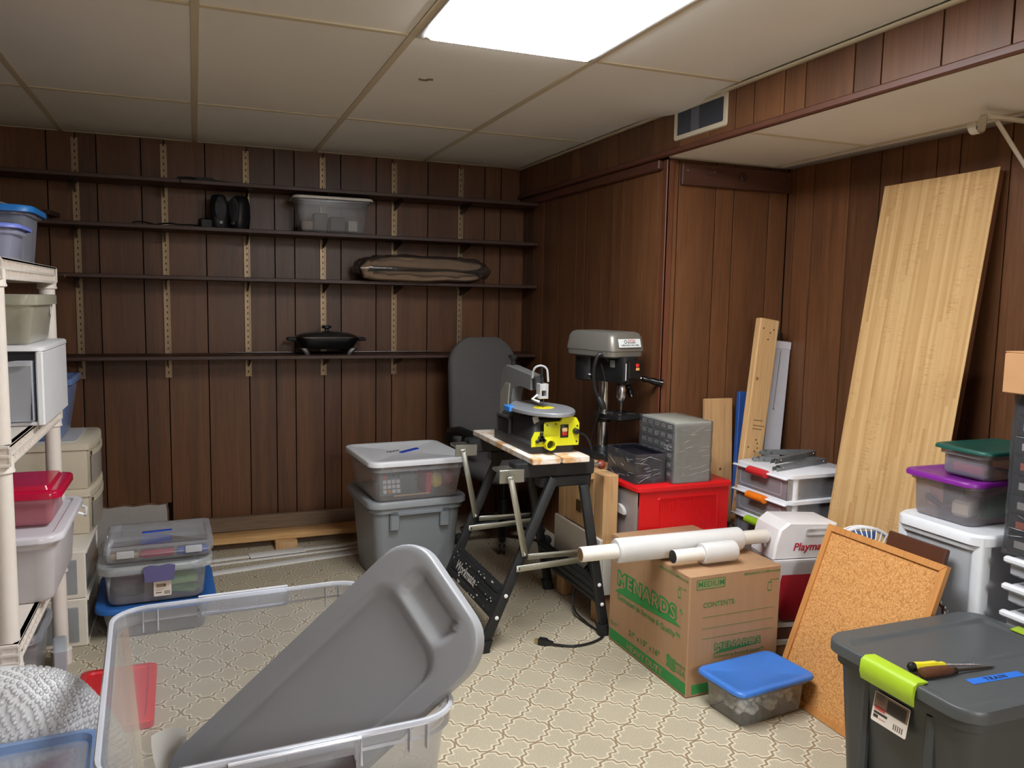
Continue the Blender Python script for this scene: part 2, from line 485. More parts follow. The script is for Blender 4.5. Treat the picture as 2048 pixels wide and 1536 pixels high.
# ------------------------------------------------------------------ ceiling fixtures
def troffer(label, y0, y1, s):
    t = thing('ceiling_light', label, 'ceiling light', (-.8975, (y0 + y1) / 2, CEIL))
    L, Wd = y1 - y0, .61
    fr = MB()
    fr.cbox(-Wd / 2 + .01, -Wd / 2 + .035, -L / 2 + .01, L / 2 - .01, -.006, .014, .002)
    fr.cbox(Wd / 2 - .035, Wd / 2 - .01, -L / 2 + .01, L / 2 - .01, -.006, .014, .002)
    fr.cbox(-Wd / 2 + .035, Wd / 2 - .035, -L / 2 + .01, -L / 2 + .03, -.006, .014, .002)
    fr.cbox(-Wd / 2 + .035, Wd / 2 - .035, L / 2 - .03, L / 2 - .01, -.006, .014, .002)
    obj('frame', fr, plain((226, 226, 226), .4), t)
    obj('lens', MB().loft([rr(Wd - .072, L - .062, .003, .004, 1), rr(Wd - .072, L - .062, .003, -.006, 1), rr(Wd - .09, L - .08, .003, -.016, 1)], False, True), emit('lit_lens', (.935, .97, 1.0, 1), s), t, 0)
troffer('white framed fluorescent ceiling light with a glowing lens above the workbench', -3.34, -2.121, LENS_MAIN)
troffer('fluorescent ceiling light over the near part of the room', -6.997, -5.778, LENS_BACK)

# ------------------------------------------------------------------ wall fittings
ORD = ['leftmost', 'second', 'third', 'fourth', 'fifth', 'rightmost']
obj('drywall_patch', MB().box(-2.47, -1.985, .0005, .0055, 0, .195), DRYWALL, wall_back, 0, 'pale bare drywall where the panelling is cut away')
obj('torn_edge', MB().tube([(-2.47 + .04 * i, -.001, .197 + .004 * math.sin(i * 2.1)) for i in range(13)] + [(-1.984, -.001, .16), (-1.983, -.001, .1), (-1.985, -.001, .0)], .004, 5), plain((120, 84, 62), .9), wall_back)

def standard(i, x):
    t = thing('shelf_standard', '%s slotted metal shelf standard%s on the dark panelled wall' % (ORD[i], '' if i in (0, 5) else ' from the left'), 'shelf rail', (x, 0, .87), 0, 'slotted shelf standards on the back wall')
    b = MB()
    b.box(-.010, .010, -.004, 0, 0, 1.195)
    b.box(-.0155, -.010, -.012, 0, 0, 1.195).box(.010, .0155, -.012, 0, 0, 1.195)
    obj('channel', b, plain((150, 128, 102), .42, .7), t, 0)
    s = MB()
    for k in range(38): s.box(-.0024, .0024, -.0045, -.0039, .02 + k * .0315, .032 + k * .0315)
    o = obj('slot_row', s, plain((20, 14, 10), .9), t, 0); o['kind'] = 'stuff'
SX = [-2.3667, -1.9637, -1.5643, -1.1647, -.7655, -.3711]
for i, x in enumerate(SX): standard(i, x)
SHZ = [1.848, 1.622, 1.378, .978]
SHN = ['top', 'second', 'third', 'bottom']
def bracket(i, k, x, z):
    t = thing('shelf_bracket', 'dark shelf bracket under the %s shelf at the %s standard' % (SHN[k], ORD[i]), 'shelf bracket', (x, -.0135, z), 0, 'brackets under the wall shelves')
    m = MB()
    m.prism([(0, 0), (-.20, 0), (-.205, -.012), (-.05, -.045), (0, -.05)], -.0015, .0015, frame((0, 0, 0), (0, 1, 0), (0, 0, 1), (1, 0, 0)))
    obj('blade', m, plain((52, 38, 28), .4, .5), t, 0)
    obj('flange', MB().box(-.006, .006, -.2, -.004, -.003, 0), plain((52, 38, 28), .4, .5), t, 0)
for k, z in enumerate(SHZ):
    for i, x in enumerate(SX): bracket(i, k, x, z - .0002)
def shelf(name, x0, x1, z, label, y0=-.245):
    o = obj('wall_shelf', MB().cbox(x0, x1, y0, -.014, z, z + .02, .002), SHELF_WOOD, None)
    tag(o, label, 'shelf', 'dark boards of the wall shelving')
shelf('a', -2.95, -1.885, SHZ[0], 'left board of the top dark wall shelf, above the speakers')
shelf('b', -1.883, .025, SHZ[0], 'right board of the top dark wall shelf, above the lidded tote')
shelf('c', -2.95, .025, SHZ[1], 'second dark wall shelf from the top carrying speakers and a tote')
shelf('d', -2.95, .025, SHZ[2], 'third dark wall shelf from the top carrying a folded blanket')
shelf('e', -2.95, .025, SHZ[3], 'bottom dark wall shelf carrying a black electric skillet')

# dark loose boards at the far left of the second shelf
for k, (x0, x1, y0, y1, z, rz, lb) in enumerate([(-.22, .22, -.09, .09, 1.6425, 4, 'dark loose board lying lowest at the left end of the second shelf'), (-.20, .20, -.08, .08, 1.6648, -9, 'dark loose board crossed on top of another at the left of the second shelf')]):
    o = obj('loose_board', MB(T(-2.69 + .05 * k, -.12, z, rz)).cbox(x0, x1, y0, y1, 0, .022, .002), SHELF_WOOD)
    tag(o, lb, 'board', 'loose boards on the second shelf')
# dark tool on the top shelf
t = thing('hand_tool', 'small dark tool lying flat on the top wall shelf', 'tool', (-1.78, -.17, 1.868), -6)
obj('handle', MB().tube([(-.12, 0, .012), (-.06, .005, .014), (.0, 0, .012)], [.008, .011, .007], 8), BLACK, t)
obj('jaw', MB().cbox(-.03, .05, -.012, .02, .0, .022, .003), plain((36, 34, 34), .5), t)
obj('blade', MB().tube([(.04, 0, .01), (.1, -.01, .006), (.14, -.012, .004)], [.006, .004, .002], 6), plain((60, 58, 56), .4, .6), t)
# wire hooks on the end of the third shelf
for k, x in enumerate((-2.455, -2.40)):
    o = obj('wire_hook', MB().tube([(x - .05, -.25, 1.388), (x - .05, -.252, 1.374), (x, -.252, 1.372), (x + .004, -.252, 1.376), (x + .004, -.252, 1.388)], .0022, 6), plain((150, 110, 70), .35, .9))
    tag(o, ['left of two thin copper wire hooks at the end of the third shelf', 'right of two thin copper wire hooks at the end of the third shelf'][k], 'hook', 'wire hooks')

# speakers
def speaker(x, y, rz, label):
    t = thing('desktop_speaker', label, 'speaker', (x, y, SHZ[1] + .02), rz, 'desktop speakers')
    b = MB(); rings = []
    for z, w, d in ((0, .07, .085), (.008, .078, .095), (.06, .082, .1), (.12, .08, .092), (.16, .07, .078), (.172, .05, .055)):
        rings.append(rr(w, d, .028, z, 4, 0, .01 * z / .17))
    b.loft(rings, True, True)
    obj('cabinet', b, plain((26, 26, 28), .5), t, 50)
    g = MB(frame((0, -.049, .098), (1, 0, 0), (0, 0, 1), (0, -1, 0)))
    g.loft([[(.030 * s * math.cos(a), .062 * s * math.sin(a), h) for a in [2 * PI * i / 24 for i in range(24)]] for s, h in ((1, -.006), (1, 0), (.9, .004), (.3, .006))], False, True)
    obj('grille', g, plain((44, 44, 48), .7), t)
    k = MB(frame((0, -.05, .03), (1, 0, 0), (0, 0, 1), (0, -1, 0))); k.lathe([(.011, 0), (.011, .006), (.008, .009)], 16)
    obj('volume_knob', k, plain((70, 70, 76), .35), t)
speaker(-1.705, -.14, 8, 'black desktop speaker with an oval grille, left of the pair on the second shelf')
speaker(-1.605, -.13, -40, 'black desktop speaker turned sideways, right of the pair on the second shelf')
pts = [(-1.78 - .025 * i, -.17 + .03 * math.sin(i * .9), SHZ[1] + .026 + .008 * abs(math.sin(i * .7))) for i in range(14)]
o = obj('speaker_cable', MB().tube([(-1.752, -.13, SHZ[1] + .03)] + pts, .004, 6), BLACK)
tag(o, 'black cable trailing along the second shelf from the speakers', 'cable')
o = obj('power_adapter', MB(T(-1.772, -.165, SHZ[1] + .0202, 20)).cbox(-.03, .03, -.022, .022, 0, .045, .005), BLACK)
tag(o, 'small black power adapter beside the speakers on the second shelf', 'adapter')

# ------------------------------------------------------------------ storage boxes
def tub_mesh(L, Wd, H, tb=.86, r=.04, wall=.0025, rim=.012, rimh=.022, n=5, step=None):
    """open-topped moulded tub, base centred on the origin; a thin moulded skin with a turned-over rim"""
    rs = []
    rs.append(rr(L * tb - .02, Wd * tb - .02, r * .6, 0, n))
    rs.append(rr(L * tb - .006, Wd * tb - .006, r * .75, .004, n))
    rs.append(rr(L * tb, Wd * tb, r * .8, .012, n))
    l0, w0 = L - 2 * rim, Wd - 2 * rim
    if step:                                  # moulded ledge part-way up
        k = step; q = tb + (1 - tb) * k
        rs.append(rr(l0 * q - .008, w0 * q - .008, r * .9, H * k, n)); rs.append(rr(l0 * q + .006, w0 * q + .006, r, H * k + .008, n))
    rs.append(rr(l0, w0, r, H - rimh, n))
    rs.append(rr(L, Wd, r + rim, H - rimh, n))
    rs.append(rr(L, Wd, r + rim, H - .003, n)); rs.append(rr(L - .006, Wd - .006, r + rim, H, n))
    rs.append(rr(l0 - 2 * wall, w0 - 2 * wall, r - wall, H, n)); rs.append(rr(l0 - 2 * wall, w0 - 2 * wall, r - wall, H - rimh, n))
    return MB().loft(rs, True, False)

def lid_mesh(L, Wd, r, z, h=.02, border=.035, drop=.007, raised=0.0, n=5):
    """moulded lid: skirt, rounded edge, border and a sunk (or raised) middle panel"""
    rs = [rr(L - .006, Wd - .006, r, z - h, n), rr(L, Wd, r, z - h, n), rr(L, Wd, r, z - .006, n), rr(L - .006, Wd - .006, r, z - .001, n), rr(L - .012, Wd - .012, r, z, n),
          rr(L - 2 * border, Wd - 2 * border, r * .6, z, n), rr(L - 2 * border - .012, Wd - 2 * border - .012, r * .5, z - drop + raised, n), rr(.02, .02, .006, z - drop + raised, n)]
    return MB().loft(rs, False, True)

def tote(name, label, cat, loc, rz, L, Wd, H, bodymat, lidmat=None, tb=.86, r=.04, rim=.012, rimh=.022, lid=None, group=None, step=None, lidover=.012):
    """H counts to the lid's top"""
    t = thing(name, label, cat, loc, rz, group)
    hb = H - (.004 if lidmat else 0)
    obj('tub', tub_mesh(L - 2 * lidover if lidmat else L, Wd - 2 * lidover if lidmat else Wd, hb, tb, r, rim=rim, rimh=rimh, step=step), bodymat, t, 50)
    if lidmat:
        kw = dict(h=.02, border=.035, drop=.006); kw.update(lid or {})
        obj('lid', lid_mesh(L, Wd, r + .012, H + .001, **kw), lidmat, t, 50)
    return t

def sticker(t, M, w, h, parts, name='label_sticker'):
    """printed label lying on a face; M: x right, y up, z out"""
    s = obj(name, MB(M).loft([rr(w, h, .004, 0, 3), rr(w, h, .004, .0006, 3)], True, True), plain((226, 216, 204), .55), t, 0)
    for x, y, ww, hh, c in parts:
        obj('print', MB(M).box(x, x + ww, y, y + hh, .0006, .0009), plain(c, .6), s, 0)
    return s
CLEAR = clear((240, 242, 248), .15)
CLEAR2 = clear((240, 242, 246), .2)
MILKY = clear((240, 234, 236), .62, .35)
FROST = clear((206, 206, 210), .42, .3)
GREYCLR = clear((206, 210, 218), .26, .3)
BEIGECLR = clear((206, 202, 182), .5, .3)

# tote on the second shelf, with dark parts inside
tote('storage_tote', 'small clear grey tote with white lid on the second wall shelf', 'storage box', (-1.14, -.135, SHZ[1] + .02), 0, .42, .25, .185, clear((200, 200, 204), .3), plain((226, 220, 212), .45), .84, .03, lid=dict(h=.014, border=.02, drop=.002))
for k, (x, w, h, c, lb) in enumerate([(-1.2, .07, .09, (26, 26, 28), 'tall black block'), (-1.11, .08, .075, (34, 34, 38), 'low black block'), (-1.27, .06, .05, (120, 96, 70), 'tan block'), (-1.03, .05, .06, (190, 184, 176), 'pale block')]):
    o = obj('boxed_part', MB(T(x, -.14, SHZ[1] + .0345)).cbox(-w / 2, w / 2, -.04, .04, 0, h, .004), plain(c, .5))
    tag(o, lb + ' inside the clear tote on the second shelf', 'part', 'parts in the shelf tote')

# folded blanket in a clear bag on the third shelf
bz = SHZ[2] + .02
t = thing('folded_blanket', 'brown folded blanket in a glossy clear plastic bag on the third shelf', 'blanket', (-.65, -.155, bz))
def pillow(m, x0, x1, y0, y1, z0, z1, droop=0.0, seed=0):
    def prof(u):
        return (1 - abs(2 * u - 1) ** 3.2) ** .5
    def ring(v):
        o = []
        for k in range(28):
            a = 2 * PI * k / 28
            ca, sa = math.cos(a), math.sin(a)
            px = (abs(ca) ** .55) * (1 if ca > 0 else -1); pz = (abs(sa) ** .8) * (1 if sa > 0 else -1)
            e = .72 + .28 * prof(v)
            x = (x0 + x1) / 2 + px * (x1 - x0) / 2 * (.93 + .07 * prof(v)); y = y0 + (y1 - y0) * v
            z = (z0 + z1) / 2 + pz * (z1 - z0) / 2 * e + .004 * math.sin(9 * x + seed) + .003 * math.sin(23 * x + 5 * y)
            z -= droop * max(0, (.25 - v) / .25)
            o.append((x, y, z))
        return o
    m.loft([ring(v) for v in (0, .03, .1, .25, .5, .75, .9, 1)], True, True)
lo = MB(); pillow(lo, -.34, .31, -.155, .12, .001, .06, .0, 0)
hi = MB(); pillow(hi, -.33, .33, -.14, .12, .064, .13, .0, 2)
BL = plain((134, 112, 92), .9, 0, .2, .25, 14, .3)
obj('lower_fold', lo, BL, t, 60); obj('upper_fold', hi, BL, t, 60)
fold = MB(); fold.tube([(-.31, -.14, .09), (-.345, -.145, .06), (-.335, -.15, .03), (-.30, -.155, .03)], .022, 10)
obj('fold_edge', fold, BL, t)
def bagfn(m):
    rings = []
    for v in range(13):
        q = v / 12; o = []
        for k in range(48):
            a = 2 * PI * k / 48; ca, sa = math.cos(a), math.sin(a)
            px = (abs(ca) ** .6) * (1 if ca > 0 else -1); pz = (abs(sa) ** .7) * (1 if sa > 0 else -1)
            e = .25 + .75 * (1 - abs(2 * q - 1) ** 4)
            n = .006 * math.sin(31 * px + 11 * q) + .004 * math.sin(57 * px * pz + 17 * q) + .004 * random.uniform(-1, 1)
            o.append((px * (.365 + n), -.172 + .304 * q, max(.0006, .068 + pz * (.075 * e + n))))
        rings.append(o)
    m.loft(rings, True, True)
bm_ = MB(); bagfn(bm_)
obj('plastic_bag', bm_, clear((220, 214, 208), .05, .07, .3), t, 80)

# electric skillet on the bottom shelf
t = thing('electric_skillet', 'black electric skillet with glass lid on the bottom wall shelf', 'skillet', (-1.165, -.13, SHZ[3] + .02))
def sq(L, z, r): return rr(L, L * .62, r, z, 6)
pan = MB(); pan.loft([sq(.26, .03, .07), sq(.28, .034, .07), sq(.33, .075, .08), sq(.345, .085, .08), sq(.345, .09, .08), sq(.32, .09, .07), sq(.27, .045, .06)], True, True)
obj('pan', pan, plain((16, 16, 17), .3), t)
ld = MB(); ld.loft([sq(.335, .091, .08), sq(.33, .097, .08), sq(.25, .115, .07), sq(.12, .124, .04), sq(.05, .126, .02)], False, True)
obj('glass_lid', ld, clear((60, 58, 56), .55, .08), t, 60)
obj('lid_rim', MB().tube([(p[0], p[1], .093) for p in rr(.338, .211, .08, 0, 8)] + [(rr(.338, .211, .08, 0, 8)[0][0], rr(.338, .211, .08, 0, 8)[0][1], .093)], .0035, 6, False), CHROME, t)
obj('lid_knob', MB().lathe([(.012, .124), (.010, .135), (.026, .142), (.026, .152), (.014, .156)], 20), BLACK, t)
for s in (-1, 1):
    obj('handle', MB().tube([(s * .165, -.05, .08), (s * .20, -.045, .082), (s * .205, 0, .082), (s * .20, .045, .082), (s * .165, .05, .08)], .009, 8), BLACK, t)
    f = MB(); f.loft([rr(.03, .16, .01, 0, 2, s * .11), rr(.035, .17, .01, .012, 2, s * .115), rr(.045, .18, .012, .036, 2, s * .135)], True, True)
    obj('foot', f, plain((150, 150, 152), .25, .9), t)
o = obj('metal_rod', MB().tube([(-1.67, -.05, SHZ[3] + .0245), (-.52, -.05, SHZ[3] + .0245)], .004, 8), CHROME)
tag(o, 'thin shiny metal rod lying along the back of the bottom wall shelf', 'rod')

# ------------------------------------------------------------------ soffit vent, cleat and closet rod bracket
t = thing('air_vent', 'cream framed air vent in the wooden soffit under a sagging tile', 'air vent', (-.0005, -1.868, 2.022))
Mv = frame((0, 0, 0), (0, -1, 0), (0, 0, 1), (-1, 0, 0))
fr = MB(Mv)
outer = rr(.35, .128, .012, 0, 3); inner = rr(.31, .09, .006, 0, 3)
fr.loft([outer, [(x, y, .006) for x, y, z in rr(.345, .123, .012, 0, 3)], [(x, y, .006) for x, y, z in inner], inner])
obj('frame', fr, plain((200, 188, 164), .5), t)
obj('duct', MB(Mv).box(-.155, .155, -.045, .045, 0, .0008), plain((30, 30, 34), .8), t, 0)
for a, b in ((-.15, -.06), (-.0, .15)):
    m = MB(Mv); x = a
    while x < b: m.box(x, x + .0022, -.044, .044, .0008, .005); x += .0062
    o = obj('louvre_bank', m, plain((84, 86, 94), .4, .3), t, 0); o['kind'] = 'stuff'
obj('blank_plate', MB(Mv).box(-.058, -.003, -.044, .044, .0008, .004), plain((96, 98, 106), .4, .2), t, 0)

t = thing('wall_cleat', 'dark stained board with two nails under the alcove ceiling', 'board', (.375, -1.6005, 1.804))
obj('board', MB().cbox(-.285, .282, -.022, 0, 0, .092, .003), wood('cleat_wood', (62, 36, 26), (90, 56, 42), 5, 'x', .5, 1.5, .4, .7, .1), t)
for x in (-.185, -.165):
    obj('nail', MB().tube([(x, -.022, .05), (x + .012, -.065, .057)], .0022, 6), CHROME, t)
obj('knob', MB(frame((.02, -.022, .05), (1, 0, 0), (0, 0, 1), (0, -1, 0))).lathe([(.016, 0), (.018, .006), (.012, .012)], 16), plain((58, 32, 22), .4), t)
for x in (-.26, .24): obj('screw', MB(frame((x, -.022, .06), (1, 0, 0), (0, 0, 1), (0, -1, 0))).lathe([(.005, 0), (.004, .002)], 8), ZINC, t)

t = thing('closet_rod_bracket', 'white metal closet rod bracket with a hook near the alcove ceiling', 'bracket', (.6595, -2.755, 1.70))
PW = plain((216, 208, 190), .45)
obj('arm', MB().cbox(-.245, 0, -.014, .014, .186, .196, .003), PW, t)
obj('brace', MB(frame((0, 0, .012), (-.745, 0, .667), (0, 1, 0), (-.667, 0, -.745))).cbox(0, .25, -.007, .007, -.004, .004, .002), PW, t)
obj('wall_plate', MB().cbox(-.004, 0, -.014, .014, 0, .2, .001), PW, t)
hk = []
for i in range(13):
    a = PI * i / 12
    hk.append((-.27 + .022 * math.cos(a), 0, .155 - .022 * math.sin(a)))
path = [(-.236, 0, .192), (-.246, 0, .185)] + hk + [(-.292, 0, .163)]
hm = MB()
hm.loft([[(x, -.014, z) for x, _, z in path], [(x, .014, z) for x, _, z in path], [(x - .002, .014, z + .003) for x, _, z in path], [(x - .002, -.014, z + .003) for x, _, z in path]], False, False, None, False)
obj('hook', hm, PW, t)

# ------------------------------------------------------------------ lumber and trim by the back wall
for k, x in enumerate((-1.41, -.72, -2.02)):
    o = obj('wood_block', MB(T(x, -.2, 0, 0)).cbox(-.055, .055, -.175, .15, 0, .04, .002), PINE_AMBER)
    tag(o, ['short wood block under the lumber, in plain view near the middle', 'short wood block under the lumber behind the grey tote', 'short wood block under the lumber behind the clear art case'][k], 'wood block', 'blocks under the lumber')
o = obj('lumber_board', MB(T(0, 0, .0405, 0)).cbox(-2.2, -.55, -.105, -.06, 0, .075, .003), OLDWOOD)
tag(o, 'grey weathered board on edge along the foot of the back wall', 'board')
o = obj('lumber_board', MB(T(-1.4, -.27, .0405, 1.2)).cbox(-.8, .85, -.06, .06, 0, .032, .003), PINE_X)
tag(o, 'light pine board lying flat on blocks along the back wall', 'board')
STRIP = plain((230, 226, 220), .6)
for k, (x0, y0, x1, y1, w, z, lb) in enumerate([
        (-2.02, -.49, -.95, -.37, .02, .0005, 'white trim strip on the floor nearest the pine board'),
        (-2.05, -.56, -.92, -.44, .013, .0005, 'narrow white trim strip in the middle of the floor strips'),
        (-2.02, -.70, -.88, -.50, .03, .0005, 'white trim strip on the floor nearest the clear tote'),
        (-1.60, -.455, -1.33, -.425, .04, .0055, 'short white trim offcut lying across the long strips')]):
    L = math.hypot(x1 - x0, y1 - y0); a = math.degrees(math.atan2(y1 - y0, x1 - x0))
    o = obj('trim_strip', MB(T((x0 + x1) / 2, (y0 + y1) / 2, z, a)).cbox(-L / 2, L / 2, -w, w, 0, .0048, .001), STRIP)
    tag(o, lb, 'trim strip', 'white trim strips on the floor')

# ------------------------------------------------------------------ resin shelving unit on the left
SH_X, SH_X2, SH_Y0, SH_Y1 = -2.292, -2.73, -2.245, -1.462
LEV = [.405, .92, 1.388]
t = thing('shelving_unit', 'white resin shelving unit with round posts at the left edge', 'shelving unit', (SH_X, SH_Y0, 0))
t_inv = Matrix.Translation((-SH_X, -SH_Y0, 0))
RES = plain((226, 216, 206), .5)
for px in (SH_X, SH_X2):
    for py in (SH_Y0, SH_Y1):
        m = MB(t_inv)
        far = py == SH_Y1
        m.lathe([(.034, 0), (.034, .05), (.027, .055)] , 18, T(px, py, 0))
        z0 = .05
        for z in LEV:
            m.lathe([(.025, z0), (.0245, z - .075)], 18, T(px, py, 0), False, False)
            m.lathe([(.0245, z - .075), (.031, z - .072), (.031, z - .068), (.029, z - .064), (.029, z - .03)], 18, T(px, py, 0), False, False)
            z0 = z - .01
        obj('post', m, RES, t)
for z in LEV:
    m = MB(t_inv)
    x0, x1, y0, y1 = SH_X2 - .03, SH_X + .026, SH_Y0 - .03, SH_Y1 + .03
    m.box(x0, x1, y0, y1, z - .006, z)
    # edge strips with two rows of little square pockets
    for (a, b, ax) in ((y0, y1, 'y'), (x0, x1, 'x')):
        n = int((b - a) / .036)
        for e in ((x1,) if ax == 'y' else (y0, y1)):
            for zz in (z - .008, z - .031, z - .055):
                if ax == 'y': m.cbox(e - .014, e, a, b, zz, zz + .008, .001)
                else: m.cbox(a, b, e - .006, e + .006, zz, zz + .008, .001)
            for k in range(n + 1):
                q = a + (b - a) * k / n
                if ax == 'y': m.box(e - .013, e - .001, q - .002, q + .002, z - .05, z - .004)
                else: m.box(q - .002, q + .002, e - .005, e + .005, z - .05, z - .004)
            if ax == 'y': m.box(e - .016, e - .013, a, b, z - .053, z - .002)
            else: m.box(a, b, e - .001, e + .001, z - .053, z - .002)
    obj('shelf_panel', m, RES, t, 0)
o = obj('lumber_offcut', MB(T(-2.36, -1.98, .2)).cbox(-.012, .012, -.18, .2, 0, .05, .002), PINE_AMBER, None)
o.rotation_euler = (0, 0, 0)
tag(o, 'amber wood slat leaning under the lowest resin shelf', 'wood slat')

def scoop_drawer(t, x0, x1, z0, z1, y, mat, name='drawer', dep=.3):
    """translucent pull-out bin whose front faces -y with a dipped lip"""
    m = MB(); n = 16
    def lip(u):                       # dips in the middle, high at both ends
        return z1 - .022 * math.exp(-((u - .5) / .26) ** 4)
    bot = [(x0 + .012 + (x1 - x0 - .024) * i / n, y + .006, z0) for i in range(n + 1)]
    top = [(x0 + (x1 - x0) * i / n, y - .004, lip(i / n)) for i in range(n + 1)]
    fl = [(p[0], p[1] - .018, p[2] - .002) for p in top]; fl2 = [(p[0], p[1] - .018, p[2] - .014) for p in top]
    m.loft([bot, top, fl, fl2], False, False, None, False)
    m.box(x0 + .004, x0 + .006, y, y + dep, z0, z1 - .004).box(x1 - .006, x1 - .004, y, y + dep, z0, z1 - .004)
    m.box(x0 + .006, x1 - .006, y, y + dep, z0, z0 + .002).box(x0 + .006, x1 - .006, y + dep, y + dep + .002, z0, z1 - .01)
    return obj(name, m, mat, t, 50)

# white drawer cabinet on the middle shelf
t = thing('drawer_cabinet', 'white plastic cabinet with a translucent scoop drawer on the middle resin shelf', 'drawer cabinet', (-2.42, -1.735, .9205))
m = MB()
m.cbox(.166, .185, -.225, .225, 0, .215, .004).cbox(-.185, -.166, -.225, .225, 0, .215, .004).cbox(-.166, .166, -.22, .225, 0, .012, .003).cbox(-.166, .166, .213, .225, .012, .215, .003)
obj('carcass', m, WHITE, t)
obj('top', MB().loft([rr(.375, .455, .03, .215, 4), rr(.38, .465, .035, .216, 4), rr(.38, .465, .035, .226, 4), rr(.37, .45, .03, .230, 4)], True, True), WHITE, t)
scoop_drawer(t, -.162, .162, .016, .19, -.235, clear((240, 243, 250), .5), dep=.40)
o = obj('blue_folder', MB(T(-2.45, -1.80, .940)).cbox(-.12, .06, -.1, .1, 0, .135, .004), plain((52, 118, 196), .5))
tag(o, 'blue folder stacked inside the white scoop drawer cabinet', 'folder')
tote('storage_bin', 'open grey-beige translucent bin standing on the white drawer cabinet', 'storage bin', (-2.435, -1.745, 1.1512), 0, .375, .41, .145, BEIGECLR, None, .86, .03, rimh=.03)
o = obj('price_sticker', MB(T(-2.2598, -1.62, 1.25)).box(0, .0006, -.014, .014, -.018, .018), plain((226, 224, 228), .5))
tag(o, 'small white price sticker on the side of the grey-beige bin', 'sticker')

# bins on the top shelf
tote('storage_bin', 'clear bin with a bright blue lid at the back of the top resin shelf', 'storage bin', (-2.445, -1.60, LEV[2] + .0005), 0, .33, .30, .175, clear((206, 214, 232), .32), plain((34, 120, 196), .4), .84, .035)
tote('storage_bin', 'smaller clear bin with a periwinkle rim at the front of the top resin shelf', 'storage bin', (-2.43, -1.90, LEV[2] + .0005), 0, .32, .24, .10, clear((216, 218, 242), .4), plain((122, 138, 226), .4), .86, .035, lid=dict(h=.012, border=.012, drop=.004))
o = obj('thin_cord', MB().tube([(-2.6, -1.60, LEV[2] + .18), (-2.5, -1.60, LEV[2] + .205), (-2.42, -1.60, LEV[2] + .20), (-2.34, -1.60, LEV[2] + .18)], .003, 6), plain((150, 150, 150), .4))
tag(o, 'thin grey cord lying over the bright blue bin lid', 'cord')

# lower shelf: milky lidded bin and the crimson box on it
t = tote('storage_bin', 'large milky bin with a white lid on the lowest resin shelf', 'storage bin', (-2.375, -1.765, LEV[0] + .0005), 0, .36, .53, .205, MILKY, clear((238, 234, 240), .8, .2), .86, .05, lid=dict(h=.018, border=.028, drop=.008, raised=.0))
obj('handle', MB().tube([(.165, .14, .175), (.185, .145, .165), (.188, .19, .15), (.185, .235, .165), (.165, .24, .175)], .005, 6), WHITE, t)
t = tote('storage_box', 'crimson lidded clear box sitting on the large milky bin', 'storage box', (-2.37, -1.77, LEV[0] + .2074), 0, .32, .30, .105, clear((236, 150, 164), .42), clear((206, 16, 66), .85, .15), .88, .02, lid=dict(h=.022, border=.03, drop=.0, raised=.012))
obj('tape_label', MB().box(.152, .1535, -.06, -.02, .055, .08), plain((230, 226, 224), .5), t, 0)

# floor under the unit
tote('storage_bin', 'open grey translucent bin on the floor under the resin shelves', 'storage bin', (-2.47, -1.62, 0.0005), 0, .33, .30, .215, GREYCLR, None, .82, .045)
o = obj('power_strip', MB(T(-2.275, -1.60, 0.0005, 8)).cbox(-.02, .02, -.08, .06, 0, .13, .004), plain((172, 176, 184), .5))
tag(o, 'grey plastic case standing beside the open grey bin', 'plastic case')

# beige drawer towers behind the resin shelves
def drawer_module(t, x0, x1, y0, y1, z0, z1, frame_mat, pane, bow=.02):
    """one tier of a drawer tower; its drawer faces +x with a bowed front"""
    n = 10
    def ring(z, g=0.0, bw=bow):
        o = [(x0 - g, y0 - g, z)]
        for i in range(n + 1):
            u = i / n
            o.append((x1 + g + bw * math.sin(PI * u), y0 - g + (y1 - y0 + 2 * g) * u, z))
        o.append((x0 - g, y1 + g, z)); return o
    h = z1 - z0
    obj('frame', MB().loft([ring(z0, -.004), ring(z0 + .004, 0), ring(z1 - .03, 0), ring(z1 - .028, .008), ring(z1 - .008, .008), ring(z1, -.004)], True, True), frame_mat, t, 50)
    m = MB()
    def band(z, d):
        return [(x1 + d + bow * math.sin(PI * u), y0 + (y1 - y0) * u, z) for u in [.08 + .84 * i / n for i in range(n + 1)]]
    m.loft([band(z0 + .02, .001), band(z0 + .02, .006), band(z1 - .06, .006), band(z1 - .06, .001)], False, False, None, False)
    obj('drawer_front', m, pane, t, 50)
    g = MB(); g.loft([band(z1 - .058, .003), band(z1 - .058, .010), band(z1 - .04, .010), band(z1 - .04, .003)], False, False, None, False)
    obj('drawer_lip', g, frame_mat, t, 50)
BEIGE = plain((212, 200, 178), .5)
t = thing('drawer_tower', 'beige two-tier drawer tower behind the resin shelves, upper pair of the stack', 'drawer tower', (0, 0, 0))
drawer_module(t, -2.68, -2.232, -1.10, -.70, .362, .54, BEIGE, clear((196, 188, 178), .6))
drawer_module(t, -2.68, -2.232, -1.10, -.70, .541, .725, BEIGE, clear((196, 188, 178), .6))
obj('lid', MB().loft([rr(.40, .36, .02, .7255, 3, -2.47, -.9), rr(.40, .36, .02, .728, 3, -2.47, -.9)], True, True), plain((206, 204, 204), .5), t)
t = thing('drawer_tower', 'white two-tier drawer tower on the floor behind the far resin post', 'drawer tower', (0, 0, 0))
